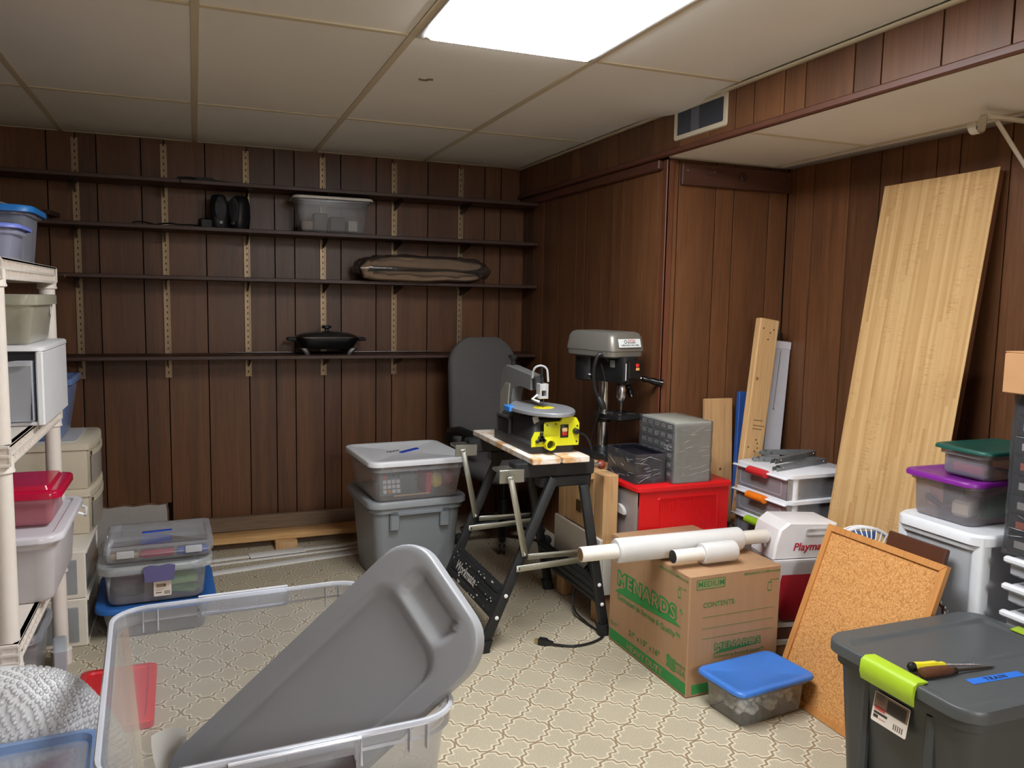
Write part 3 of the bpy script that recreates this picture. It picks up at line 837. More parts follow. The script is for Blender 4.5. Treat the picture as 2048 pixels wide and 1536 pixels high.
for z0, z1 in ((0.0, .182), (.183, .361)):
    m = MB()
    m.cbox(-2.66, -2.222, -1.335, -1.32, z0, z1, .004).cbox(-2.66, -2.222, -.95, -.935, z0, z1, .004).cbox(-2.66, -2.645, -1.32, -.95, z0, z1, .003)
    m.cbox(-2.645, -2.222, -1.32, -.95, z0, z0 + .008, .002).cbox(-2.645, -2.218, -1.32, -.95, z1 - .016, z1, .003)
    obj('frame', m, plain((222, 214, 200), .5), t)
    obj('drawer_front', MB().cbox(-2.235, -2.226, -1.315, -.955, z0 + .012, z1 - .02, .003), clear((200, 198, 196), .35), t)
    obj('near_window', MB().cbox(-2.64, -2.25, -1.338, -1.3352, z0 + .02, z1 - .03, .001), clear((206, 210, 212), .5), t)
o = obj('red_ball', MB(T(-2.30, -1.375, .24)).lathe([(.028 * math.sin(PI * i / 10) + 1e-4, -.028 * math.cos(PI * i / 10)) for i in range(11)], 16), plain((206, 60, 66), .4))
o.location = (0, .1, .0); tag(o, 'small red ball in the upper white drawer behind the far resin post', 'ball')
tote('storage_tote', 'blue translucent tote standing on top of the beige drawer tower', 'storage box', (-2.50, -.92, .7285), 0, .44, .34, .24, clear((120, 150, 206), .7), None, .8, .03)

# ------------------------------------------------------------------ stack of clear cases on the floor
tote('storage_bin', 'flat clear bin with a blue lid at the bottom of the floor stack', 'storage bin', (-1.993, -1.12, .0005), 2, .43, .46, .13, clear((214, 220, 228), .25), plain((42, 100, 172), .4), .84, .05)
t = tote('latch_box', 'clear latching box with purple clip and green parts in the floor stack', 'storage box', (-1.995, -1.135, .1325), 3, .41, .43, .155, CLEAR2, clear((240, 244, 246), .28, .2), .88, .06, lid=dict(h=.03, border=.02, drop=.004))
Ml_ = frame((.01, -.2158, .13), (1, 0, 0), (0, 0, 1), (0, -1, 0))
obj('latch', MB(Ml_).loft([[(x, y, 0) for x, y in ((-.05, -.035), (.05, -.035), (.056, .02), (.03, .026), (0, .021), (-.03, .026), (-.056, .02))], [(x, y, .012) for x, y in ((-.05, -.035), (.05, -.035), (.056, .02), (.03, .026), (0, .021), (-.03, .026), (-.056, .02))]], True, True), plain((92, 88, 132), .45), t)
sticker(t, frame((.02, -.2035, .058), (1, 0, 0), (0, -.12, .993), (0, -.993, -.12)), .062, .06,
        [(-.022, .006, .032, .014, (150, 132, 104)), (.004, .008, .008, .01, (50, 44, 38)), (-.024, -.002, .03, .002, (170, 150, 140)), (-.024, -.008, .024, .002, (170, 150, 140)), (-.024, -.018, .02, .004, (90, 84, 80))] + [(.006 + .0035 * i, -.024, .002, .014, (96, 84, 76)) for i in range(6)])
GR = plain((150, 186, 128), .5)
for k, (x, y, z, L, w, h, rz, c, lb) in enumerate([
        (-1.93, -1.16, .168, .16, .18, .03, 8, (150, 186, 128), 'long green block'), (-1.90, -1.25, .147, .12, .06, .018, -20, (128, 172, 108), 'flat green piece'),
        (-2.095, -1.20, .147, .12, .14, .05, 3, (64, 58, 60), 'dark block'), (-1.94, -1.08, .2, .15, .16, .03, 0, (132, 170, 112), 'upper green block')]):
    o = obj('craft_block', MB(T(x, y, z, rz)).cbox(-L / 2, L / 2, -w / 2, w / 2, 0, h, .006), plain(c, .5))
    tag(o, lb + ' inside the clear latching box', 'craft block', 'blocks in the latching box')
# flat art case
t = thing('art_case', 'flat clear art case with blue tape on its lid, topmost of the floor stack', 'art case', (-1.978, -1.125, .2898), 2)
obj('tray', tub_mesh(.385, .36, .035, .96, .015, rim=.004, rimh=.008), CLEAR2, t, 50)
m = MB().loft([rr(.386, .362, .016, .0355, 4), rr(.39, .366, .018, .0365, 4), rr(.388, .364, .018, .056, 4), rr(.37, .346, .016, .0605, 4), rr(.34, .30, .01, .0605, 4), rr(.335, .295, .01, .057, 4)], False, True)
obj('lid', m, clear((240, 244, 250), .2, .12), t, 50)
for x in (-.12, .12): obj('latch', MB().cbox(x - .03, x + .03, -.189, -.183, .022, .05, .002), clear((236, 238, 240), .6), t)
obj('tape_strip', MB(T(-.01, .03, .0612, 5)).box(-.055, .055, -.006, .006, -.004, .0004), plain((22, 70, 176), .55), t, 0, 'blue masking tape')
for k, (x, w, c, n) in enumerate([(-.125, .10, (196, 164, 126), 'tan'), (-.01, .12, (190, 42, 62), 'red'), (.115, .11, (56, 88, 170), 'blue')]):
    o = obj('marker_pack', MB(Matrix.Translation((-1.978, -1.125, .2898)) @ T(0, 0, 0, 2)).cbox(x - w / 2, x + w / 2, -.16, -.1, .009, .03, .004), plain(c, .5))
    tag(o, n + ' marker pack inside the flat clear art case', 'marker pack', 'packs in the art case')

# ------------------------------------------------------------------ foreground left
# red lid lying by the shelving unit
o = obj('plastic_cover', MB(T(-2.09, -1.83, .001, 1)).loft([rr(.23, .42, .02, 0, 4), rr(.235, .425, .02, .002, 4), rr(.235, .425, .02, .022, 4), rr(.225, .415, .02, .026, 4), rr(.19, .38, .02, .026, 4), rr(.18, .37, .02, .020, 4)], True, True), plain((206, 30, 40), .4))
tag(o, 'red plastic lid lying on the floor behind the big clear tote', 'lid')

# bubble wrap: a bulging bundle covered in air bubbles
t = thing('bubble_wrap', 'shiny bundle of bubble wrap in front of the resin shelves', 'bubble wrap', (-2.30, -2.44, 0))
def dome(th, ph, k=1.0):
    rx, ry, rz_ = .295, .145, .41
    f = 1 + .03 * math.sin(5 * ph + 1) + .02 * math.sin(9 * ph + 4 * th)
    c = math.cos(th)
    e = abs(c) ** .75
    return Vector((rx * e * math.cos(ph) * f * k, ry * e * math.sin(ph) * f * k, max(.001, rz_ * math.sin(th) ** .9 * k)))
m = MB()
m.loft([[tuple(dome(PI / 2 * j / 18, 2 * PI * i / 48)) for i in range(48)] for j in range(18)] , True, True)
BW = clear((252, 252, 254), .8, .42, .4)
obj('film', m, BW, t, 80)
b = MB()
for j in range(2, 38):
    th = PI / 2 * (j + .5 + random.uniform(-.15, .15)) / 39
    n = max(4, int(100 * math.cos(th)))
    for i in range(n):
        ph = 2 * PI * (i + .5 * (j % 2) + random.uniform(-.15, .15)) / n
        if math.sin(ph) > .5: continue
        p = dome(th, ph); q = (dome(th + .02, ph) - p); r_ = (dome(th, ph + .03) - p)
        nn = r_.cross(q); nn = nn.normalized() if nn.length > 0 else Vector((0, 0, 1))
        if nn.dot(p) < 0: nn = -nn
        ax = nn.orthogonal().normalized(); ay = nn.cross(ax)
        s = random.uniform(.0052, .0066)
        rings = [[tuple(p + s * w * (math.cos(2 * PI * k / 8) * ax + math.sin(2 * PI * k / 8) * ay) + nn * hh) for k in range(8)] for w, hh in ((1, -.001), (.9, .002), (.6, .0042), (.2, .005))]
        b.loft(rings, False, True)
o = obj('bubbles', b, clear((254, 254, 255), .3, .05, .4), t, 80); o['kind'] = 'stuff'

# bin with a clear blue rim in the bottom left corner
t = tote('storage_bin', 'clear bin with a see-through blue lid in the bottom left corner', 'storage bin', (-2.235, -2.79, .0005), 4, .40, .40, .29, CLEAR2, None, .86, .035)
m = MB().loft([rr(.402, .402, .05, .268, 6), rr(.414, .414, .05, .268, 6), rr(.414, .414, .05, .295, 6), rr(.40, .40, .045, .302, 6), rr(.365, .365, .03, .302, 6), rr(.35, .35, .025, .288, 6), rr(.345, .345, .025, .288, 6)], False, False)
obj('lid_border', m, clear((150, 184, 236), .5, .12), t, 50)
obj('lid_panel', MB().loft([rr(.346, .346, .025, .286, 6), rr(.346, .346, .025, .288, 6)], True, True), clear((232, 238, 250), .22, .1), t)
for k, (x, y, c, n) in enumerate([(-2.26, -2.73, (44, 78, 92), 'teal'), (-2.33, -2.70, (40, 40, 48), 'charcoal')]):
    o = obj('small_carton', MB(T(x, y, .016)).cbox(-.03, .03, -.06, .06, 0, .22 - .03 * k, .004), plain(c, .5))
    tag(o, n + ' carton inside the clear bin with the blue lid', 'carton', 'cartons in the corner bin')

# big clear tote with a grey lid stuck in it
TX, TY, TR = -1.697, -2.765, 3.0
TOTEM = Matrix.Translation((TX, TY, 0)) @ Euler((0, 0, math.radians(TR))).to_matrix().to_4x4()
t = thing('clear_tote', 'large open clear tote in the foreground with a grey lid stuck inside', 'storage box', (TX, TY, 0), TR)
L, Wd, H, tb = .64, .81, .50, .84
obj('tub', tub_mesh(L, Wd, H, tb, .075, rim=.012, rimh=.034, n=7), CLEAR, t, 50)
rm = MB()
ring = rr(L + .002, Wd + .002, .088, H, 8)
rm.tube([(x, y, H) for x, y, z in ring] + [(ring[0][0], ring[0][1], H)], .006, 6, False)
obj('rim_bead', rm, clear((236, 238, 246), .55, .12), t)
for s in (-1, 1):
    for x in (-.25, -.215, .215, .25):
        obj('rib', MB().box(x - .0015, x + .0015, s * (Wd / 2 - .002), s * (Wd / 2 - .016), H - .06, H - .004), clear((240, 240, 246), .7, .12), t, 0)
    hp = MB(); y0 = s * Wd / 2
    hp.cbox(-.115, .115, min(y0 - s * .01, y0 + s * .018), max(y0 - s * .01, y0 + s * .018), H - .045, H + .004, .006)
    obj('handle_pocket', hp, clear((232, 234, 242), .3, .12), t)
    obj('pocket_edge', MB().tube([(-.115, y0 + s * .018, H - .05), (-.115, y0 + s * .018, H + .004), (.115, y0 + s * .018, H + .004), (.115, y0 + s * .018, H - .05)], .003, 6), clear((244, 244, 250), .75, .1), t)
    obj('hinge_pin', MB().lathe([(.004, 0), (.004, .006)], 8, frame((-.12, y0 + s * .012, H - .03), (0, 1, 0), (0, 0, 1), (1, 0, 0))), BLACK, t)
lt = MB(frame((.0, -Wd / 2 - .018, H - .05), (1, 0, 0), (0, .25, .968), (0, -.968, .25)))
lt.cbox(-.105, .105, -.035, .035, -.004, .006, .004).cbox(-.02, .1, -.045, -.005, .006, .012, .004)
obj('latch', lt, plain((58, 48, 50), .4), t)
# the grey lid
def rrd(L, Wd, r, N_):
    """rounded rectangle sampled evenly along its outline"""
    base = rr(L, Wd, r, 0, 8); base = base + [base[0]]
    seg = [math.dist(a, b) for a, b in zip(base[:-1], base[1:])]; tot = sum(seg)
    o = []; k = 0; acc = 0.0
    for i in range(N_):
        d = tot * i / N_
        while acc + seg[k] < d: acc += seg[k]; k += 1
        f = (d - acc) / seg[k]
        o.append((base[k][0] + (base[k + 1][0] - base[k][0]) * f, base[k][1] + (base[k + 1][1] - base[k][1]) * f))
    return o
def sm(a, b, x):
    x = max(0, min(1, (x - a) / (b - a))); return x * x * (3 - 2 * x)
def sdf(x, y, hx, hy, r):
    qx, qy = abs(x) - hx + r, abs(y) - hy + r
    return math.hypot(max(qx, 0), max(qy, 0)) + min(max(qx, qy), 0) - r
def hf_lid(L, Wd, r, hgt, skirt=.03, N_=150, rings=34):
    m = MB(); out = rrd(L, Wd, r, N_)
    rs = [[(x * 1.0, y * 1.0, -skirt) for x, y in out], [(x, y, -.012) for x, y in out], [(x * .9975, y * .995, -.005) for x, y in out], [(x * .992, y * .985, -.001) for x, y in out]]
    for k in range(rings):
        q = .985 * (1 - k / rings)
        ring = []
        for x, y in out:
            # shrink towards the centre line so that cells stay even
            xx, yy = x * (1 - (1 - q) * .995), y * q
            ring.append((xx, yy, hgt(xx, yy)))
        rs.append(ring)
    m.loft(rs, False, True); return m
LL, LW = .83, .324
def lid_h(x, y):
    z = -.013 * sm(.003, -.007, sdf(x - .03, y, LL / 2 - .088, LW / 2 - .047, .05))
    z -= .020 * sm(.004, -.005, sdf(x + LL / 2 - .066, y, .026, .072, .012))
    return z
v_ = Vector((-.654, .271, -.706)).normalized(); u_ = Vector((.336, -.732, -.593)); u_ = (u_ - v_ * u_.dot(v_)).normalized()
O_ = Vector((-1.396, -2.897, .806)) + v_ * LL / 2 + u_ * LW / 2
LM = frame(O_, v_, u_, v_.cross(u_))
o = obj('tote_lid', hf_lid(LL, LW, .085, lid_h), plain((150, 152, 156), .36, 0, .5, .05, 6), None, 60)
o.matrix_world = LM
tag(o, 'grey plastic tote lid with a moulded handle standing in the large clear tote', 'lid')
# white plastic sheet standing in the left side of the tote
m = MB()
m.grid(lambda a, b: (-1.93 + .07 * a + .012 * math.sin(5 * b), -2.62 - .02 * b + .02 * math.sin(3 * a), .02 + .27 * b), 6, 10)
m.grid(lambda a, b: (-1.925 + .07 * a + .012 * math.sin(5 * b), -2.615 - .02 * b + .02 * math.sin(3 * a), .02 + .27 * b), 6, 10)
o = obj('plastic_sheet', m, clear((236, 232, 226), .8, .3), None, 70)
tag(o, 'curled white plastic sheet standing in the left end of the large clear tote', 'plastic sheet')

# ------------------------------------------------------------------ totes in front of the shelves
t = tote('storage_tote', 'grey lidded tote on the floor under the clear tote of craft things', 'storage box', (-.905, -.86, .0005), 4, .475, .47, .395, plain((126, 130, 134), .42), plain((140, 143, 146), .4), .82, .05, rim=.014, rimh=.05, lid=dict(h=.03, border=.03, drop=.006))
m = MB()
for s in (-1, 1):
    m.cbox(s * .12 - .022, s * .12 + .022, -.232, -.205, .26, .345, .006)
m.cbox(-.142, .142, -.232, -.205, .325, .345, .006)
obj('handle_grip', m, plain((126, 130, 134), .42), t)
t = tote('storage_tote', 'clear tote with a white lid marked with blue tape, on the grey tote', 'storage box', (-.912, -.885, .3972), 4, .475, .49, .19, CLEAR2, plain((214, 214, 216), .4), .86, .04, lid=dict(h=.024, border=.03, drop=.004), rimh=.045)
obj('tape_strip', MB(T(.02, .0, .1915, 35)).box(-.065, .065, -.009, .009, -.004, .0012), plain((28, 60, 170), .55), t, 0, 'blue masking tape')
sc = MB(T(-.06, .0, .1885, 20))
for k in range(4): sc.tube([(-.03 + .02 * k, .012 * math.sin(k), 0), (-.022 + .02 * k, .02, 0), (-.014 + .02 * k, -.01 * math.cos(k), 0)], .0012, 5)
obj('ink_scrawl', sc, plain((40, 40, 46), .6), t)
B = Matrix.Translation((-.912, -.885, .4125)) @ T(0, 0, 0, 4)
def inside(nm, mb, mat, lb, cat): return tag(obj(nm, mb, mat), lb, cat)
t = thing('adding_machine', 'grey adding machine with white and red keys inside the clear white-lidded tote', 'calculator', M=B @ T(-.085, -.155, 0, 0, 80))
obj('case', MB().cbox(-.085, .085, 0, .11, -.02, .012, .006), plain((112, 114, 116), .5), t)
for r_ in range(4):
    for c_ in range(4):
        col = (206, 60, 60) if (r_ == 3 and c_ == 0) else ((60, 64, 90) if r_ == 3 else ((226, 140, 60) if (r_, c_) == (0, 1) else (222, 222, 222)))
        obj('key', MB().cbox(-.07 + c_ * .021, -.053 + c_ * .021, .012 + r_ * .022, .029 + r_ * .022, .012, .017, .002), plain(col, .5), t)
inside('red_booklet', MB(B @ T(.055, -.17, 0)).cbox(-.012, .012, -.01, .12, 0, .10, .002), plain((196, 30, 52), .5), 'red booklet standing inside the clear white-lidded tote', 'booklet')
def bag(M, rx, ry, rz_, seed):
    m = MB(M); rnd = random.Random(seed)
    rings = []
    for j in range(1, 10):
        th = PI * j / 10
        rings.append([(rx * math.sin(th) * math.cos(2 * PI * k / 16) * (1 + rnd.uniform(-.12, .12)), ry * math.sin(th) * math.sin(2 * PI * k / 16) * (1 + rnd.uniform(-.12, .12)), rz_ - rz_ * math.cos(th) + rnd.uniform(-.004, .004)) for k in range(16)])
    return m.loft(rings, True, True)
inside('yarn_bundle', bag(B @ T(.10, -.14, .02), .035, .045, .035, 1), plain((226, 186, 70), .6), 'yellow bundle inside the clear white-lidded tote', 'bundle')
inside('yarn_bundle', bag(B @ T(.163, -.13, .025), .024, .06, .035, 2), plain((222, 152, 164), .6), 'pink bundle inside the clear white-lidded tote', 'bundle')
inside('pencil', MB(B).tube([(-.11, -.178, .004), (.06, -.182, .006)], .004, 6), plain((206, 170, 120), .6), 'wooden pencil lying against the front inside the clear white-lidded tote', 'pencil')

# ------------------------------------------------------------------ office chair
CH = thing('office_chair', 'dark grey fabric office chair with black arms behind the folding workbench', 'office chair', (-.305, -.50, 0), 12)
FAB = plain((98, 95, 94), .95, 0, .15, .18, 160, .4)
m = MB()                                   # backrest: curved pad, slightly leaned
rings = []
for k in range(21):
    v = 1 - (1 - k / 20) ** 1.7; z = .43 + .67 * v
    w = .43 * math.sqrt(max(.1, 1 - (max(0, (v - .74) / .26) ** 2.6) * .8)) * (1 - .18 * max(0, (.18 - v) / .18) ** 2)
    d = .075 * (1 - .7 * abs(2 * v - 1) ** 5)
    rings.append([(x, y + .12 + .05 * v, z) for x, y, _ in rr(w, max(.02, d), .03, 0, 4)])
obj('backrest', m.loft(rings, True, True), FAB, CH, 60)
rings = []
for z, s in ((.37, .86), (.385, .98), (.42, 1.0), (.45, .96), (.462, .8)):
    rings.append([(x, y - .10, z) for x, y, _ in rr(.47 * s, .46 * s, .10, 0, 5)])
obj('seat', MB().loft(rings, True, True), FAB, CH, 60)
obj('back_support', MB().tube([(0, .02, .35), (0, .16, .36), (0, .20, .42), (0, .205, .62)], .022, 8), BLACK, CH)
for s in (-1, 1):
    am = MB(); am.tube([(s * .2, -.06, .38), (s * .24, -.06, .40), (s * .258, -.07, .52), (s * .258, -.10, .6)], [.02, .02, .018, .016], 8)
    am.tube([(s * .258, -.24, .585), (s * .258, -.2, .61), (s * .258, -.05, .62), (s * .258, .06, .6), (s * .255, .1, .55)], [.018, .024, .026, .024, .018], 8)
    obj('armrest', am, BLACK, CH)
obj('gas_column', MB().lathe([(.03, .09), (.03, .24), (.018, .24), (.018, .37)], 14, T(0, -.08, 0)), BLACK, CH)
for k in range(5):
    a = 2 * PI * k / 5 + .35
    c, s = math.cos(a), math.sin(a)
    lg = obj('base_leg', MB().tube([(0, -.08, .11), (.15 * c, -.08 + .15 * s, .095), (.235 * c, -.08 + .235 * s, .075)], [.03, .024, .018], 8), BLACK, CH)
    w = MB(frame((.245 * c, -.08 + .245 * s, .029), (0, 0, 1), (-s, c, 0), (c, s, 0)))
    for q in (-.018, .006): w.lathe([(.022, q), (.028, q + .003), (.028, q + .009), (.022, q + .012)], 14, frame((0, 0, 0), (1, 0, 0), (0, 0, 1), (0, 1, 0)))
    obj('caster', w, BLACK, lg)

# ------------------------------------------------------------------ folding workbench
WB = thing('folding_workbench', 'black steel folding workbench with paint-worn wooden jaws holding the scroll saw', 'workbench', (0, 0, 0))
WBK = plain((34, 35, 36), .5, 0, .4, .3, 20)
JAW = None
g = N('painted_plywood')
base = g.mix(g.noise(9, 4, .6, (1, .25, 1)), lin((190, 140, 92)), lin((214, 172, 122)))
pt_ = g.ramp(g.noise(14, 5, .65), [(.40, (0, 0, 0)), (.52, (1, 1, 1))])
base = g.mix(pt_, base, lin((228, 218, 206)))
dk = g.ramp(g.noise(26, 4, .6), [(.62, (0, 0, 0)), (.7, (1, 1, 1))])
base = g.mix(g.math('MULTIPLY', dk, .6), base, lin((120, 84, 60)))
JAW = g.done(g.pbr(base, .65, 0, .3))
ZT = .728
for x0, x1 in ((-.685, -.572), (-.563, -.452)):
    o = obj('jaw_board', MB().cbox(x0, x1, -1.905, -1.215, ZT - .024, ZT, .003), JAW, WB)
# steel cross channels under the jaws
for y, nm in ((-1.82, 'near'), (-1.28, 'far')):
    m = MB().cbox(-.735, -.405, y - .035, y + .035, ZT - .083, ZT - .0245, .005)
    m.cbox(-.63, -.42, y - .03, y + .03, ZT - .125, ZT - .083, .005)
    cr = obj('cross_channel', m, WBK, WB)
    obj('end_bracket', MB().cbox(-.80, -.715, y - .038, y + .038, ZT - .058, ZT - .045, .003).cbox(-.80, -.70, y - .042, y - .036, ZT - .095, ZT - .045, .002), ZINC, cr)
    obj('crank', MB().tube([(-.405, y, ZT - .055), (-.375, y, ZT - .055)], .01, 8), ZINC, cr)
    obj('crank_knob', MB().tube([(-.375, y, ZT - .055), (-.365, y, ZT - .055), (-.35, y, ZT - .055), (-.345, y, ZT - .055)], [.012, .018, .018, .014], 10), plain((120, 52, 40), .4), cr)
def bar(a, b, w, th, mat, par, nm, ends=True):
    """flat steel bar between two points, wide in the x-z plane"""
    a, b = Vector(a), Vector(b); d = (b - a); L = d.length; d.normalize()
    ez = Vector((0, -1, 0)); ez = (ez - d * ez.dot(d)).normalized(); ey = ez.cross(d)
    return obj(nm, MB(frame(a, d, ey, ez)).cbox(-.006, L + .006, -w / 2, w / 2, -th / 2, th / 2, .003), mat, par)
def rivet(p, par, r=.008, mat=None, d=-1):
    m = MB(frame(p, (1, 0, 0), (0, 0, -d), (0, d, 0))); m.lathe([(r, 0), (r, .003), (r * .5, .005)], 12)
    obj('rivet', m, mat or CHROME, par)
for y, yf, s in ((-1.865, -1.87, 1), (-1.30, -1.33, -1)):
    fl, fr = (-.855, y, .02), (-.35, yf, .02)
    tl, tr = (-.585, y, ZT - .09), (-.455, y, ZT - .125)
    L1 = bar(fl, tl, .036, .024, WBK, WB, 'leg'); L2 = bar(fr, tr, .036, .024, WBK, WB, 'leg')
    for lg, p, sgn in ((L1, fl, -1), (L2, fr, 1)):
        m = MB(T(p[0], p[1], 0)); m.loft([rr(.05, .034, .008, 0, 2), rr(.048, .034, .008, .012, 2), [(x - sgn * .014, yv, z) for x, yv, z in rr(.044, .032, .006, .045, 2)]], True, True)
        obj('rubber_foot', m, RUBBER, lg)
    yo = y - .018
    # bright folding links
    a = Vector(fl).lerp(Vector(tl), .47); b = Vector(fr).lerp(Vector(tr), .52)
    k1 = bar((a.x, yo, a.z), (b.x, yo, b.z), .024, .004, ZINC, WB, 'link'); rivet((a.x, yo - .002, a.z), k1); rivet((b.x, yo - .002, b.z), k1)
    c2 = Vector(fl).lerp(Vector(tl), .56)
    k2 = bar((-.765, yo - .006, ZT - .07), (c2.x, yo - .006, c2.z), .024, .004, ZINC, WB, 'link'); rivet((-.765, yo - .008, ZT - .07), k2, .006); rivet((c2.x, yo - .008, c2.z), k2, .006)
    k3 = bar((a.x + .06, y + .018, a.z + .03), (b.x - .02, y + .018, b.z + .015), .022, .004, ZINC, WB, 'link')
# tread plates joining the near and far legs
def tread(x, z, rot, nm):
    m = MB(frame((x, -1.582, z), (0, 1, 0), (math.cos(rot), 0, math.sin(rot)), (math.sin(rot), 0, -math.cos(rot))))
    m.cbox(-.27, .27, -.062, .062, -.012, .012, .004)
    for q in (-.04, 0, .04): m.cbox(-.255, .255, q - .008, q + .008, -.016, -.012, .002).cbox(-.255, .255, q - .008, q + .008, .012, .016, .002)
    return obj(nm, m, WBK, WB)
tp = tread(-.792, .175, math.radians(66), 'foot_tread'); tread(-.378, .175, math.radians(108), 'foot_tread')
# scuffed lettering on the left tread
rot = math.radians(66)
TM = frame((-.792 + math.sin(rot) * -.0175, -1.582, .175 + math.cos(rot) * .0175), (0, -1, 0), (math.cos(rot), 0, math.sin(rot)), (-math.sin(rot), 0, math.cos(rot)))
text_mesh('lettering', 'Workmate', .055, plain((186, 182, 176), .6), TM @ T(-.20, -.018, 0), tp, .0002, .001, shear=.2)
sp = MB(); rnd = random.Random(3)
for k in range(34):
    a, b = rnd.uniform(-.26, .26), rnd.uniform(-.055, .055); s1 = rnd.uniform(.001, .005)
    sp.box(a - s1 * rnd.uniform(.5, 3), a + s1, b - s1 * .6, b + s1 * .6, 0, .0006, TM)
o = obj('paint_specks', sp, plain((210, 206, 200), .6), tp, 0); o['kind'] = 'stuff'
for zf in (.13, .21):
    for fl, tl, y in (((-.855, -.02), (-.585, ZT - .09), -1.8775), ((-.35, -.02), (-.455, ZT - .125), -1.882)):
        f = (zf - .02) / (tl[1] - .02)
        rivet((fl[0] + (tl[0] - fl[0]) * f, y, zf), WB, .0075, WHITE)

# ------------------------------------------------------------------ scroll saw
SS = thing('scroll_saw', 'scroll saw with yellow control panel and round grey table on the workbench', 'scroll saw', (-.565, -1.63, ZT + .0005), 0)
DG = plain((54, 54, 54), .5); SG = plain((120, 120, 118), .42, .35)
YEL = plain((216, 214, 28), .45)
m = MB()                                   # base casting with an opening in its left side
m.loft([rr(.19, .40, .015, 0, 3, 0, .02), rr(.19, .40, .015, .035, 3, 0, .02), rr(.165, .38, .015, .045, 3, 0, .02), rr(.15, .37, .015, .10, 3, 0, .02), rr(.12, .34, .015, .125, 3, 0, .02)], True, True)
obj('base', m, DG, SS)
obj('base_opening', MB(frame((-.088, .12, .062), (0, -1, 0), (0, 0, 1), (-1, 0, 0))).loft([rr(.13, .075, .01, 0, 3), rr(.115, .06, .008, .003, 3)], False, True), plain((10, 10, 12), .6), SS)
obj('opening_frame', MB(frame((-.087, .12, .062), (0, -1, 0), (0, 0, 1), (-1, 0, 0))).loft([rr(.15, .095, .012, -.004, 3), rr(.15, .095, .012, .005, 3), rr(.13, .075, .01, .005, 3), rr(.13, .075, .01, -.004, 3)]), plain((72, 72, 72), .45), SS)
Mp = frame((0, -.194, 0), (1, 0, 0), (0, 0, 1), (0, -1, 0))
pn = obj('control_panel', MB(Mp).prism([(-.098, .03), (.098, .03), (.10, .045), (.10, .115), (.088, .135), (.07, .1425), (.03, .143), (.02, .125), (-.045, .122), (-.045, .085), (-.085, .085), (-.098, .06)], 0, .012, None, .003), YEL, SS)
obj('nameplate', MB(Mp).cbox(-.05, .012, .07, .118, .012, .014, .002), plain((198, 198, 30), .4), pn)
obj('dust_port', MB(Mp @ T(-.03, .04, .01)).lathe([(.021, 0), (.021, .03), (.017, .03), (.016, .006)], 20), YEL, pn)
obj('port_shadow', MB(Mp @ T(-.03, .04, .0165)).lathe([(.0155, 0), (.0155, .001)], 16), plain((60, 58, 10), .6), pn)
sw = obj('switch_plate', MB(Mp).cbox(.018, .052, .062, .112, .012, .015, .002), plain((24, 20, 18), .4), pn)
obj('rocker', MB(Mp).cbox(.024, .045, .085, .1, .015, .021, .002), plain((240, 200, 150), .4), sw)
obj('rocker', MB(Mp).cbox(.024, .045, .07, .084, .015, .02, .002), plain((190, 40, 30), .4), sw)
obj('speed_knob', MB(Mp @ T(.082, .085, .012)).lathe([(.012, 0), (.011, .016), (.009, .018)], 16), BLACK, pn)
for x, y in ((-.037, .112), (.09, .105), (.088, .045), (-.002, .115)): obj('screw', MB(Mp @ T(x, y, .012)).lathe([(.004, 0), (.003, .002)], 8), plain((60, 60, 20), .4), pn)
kn = MB(Mp @ T(-.062, .062, .012))
kn.lathe([(.012, 0), (.012, .014)], 12)
for a in range(3): kn.cbox(0, .026, -.006, .006, .004, .014, .002, T(0, 0, 0, 90 + 120 * a))
obj('tilt_knob', kn, BLACK, SS)
# bevel scale arc, then the table
arc = []
m = MB(frame((0, -.150, .150), (1, 0, 0), (0, 0, 1), (0, -1, 0)))
po = [(.075 * math.cos(a), .09 * math.sin(a)) for a in [PI + .15 + 1.15 * i / 12 for i in range(13)]]
pi_ = [(.052 * math.cos(a), .066 * math.sin(a)) for a in [PI + .15 + 1.15 * i / 12 for i in range(13)]][::-1]
obj('bevel_scale', m.loft([[(x, y, 0) for x, y in po + pi_], [(x, y, .004) for x, y in po + pi_]], True, True), plain((190, 190, 190), .4, .3), SS)
tb_ = []
for k in range(40):
    a = 2 * PI * k / 40
    x, y = .118 * math.cos(a), -.03 + .21 * math.sin(a)
    if math.sin(a) > 0: x *= 1 - .45 * math.sin(a) ** 1.5
    tb_.append((x, y))
ST = frame((0, -.02, .158), (1, 0, 0), (0, 1, 0), (0, 0, 1))
tbl = obj('table', MB(ST).prism(tb_, -.012, .004, None, .003), plain((150, 152, 156), .4, .3), SS, 30)
obj('blade_insert', MB(ST @ T(0, -.065, .004)).lathe([(.042, 0), (.042, .0012)], 28), plain((228, 214, 40), .5), tbl)
obj('blade_slot', MB(ST @ T(0, -.065, .0052)).box(-.0015, .0015, -.004, .02, 0, .0004), BLACK, tbl, 0)
obj('tape_wrap', MB(ST).cbox(-.125, -.095, -.02, .05, -.016, .0062, .003), plain((58, 132, 210), .5), tbl, 40, 'blue masking tape')
obj('table_bracket', MB().cbox(-.05, .05, -.1, .08, .115, .148, .006), plain((40, 40, 40), .5), SS)
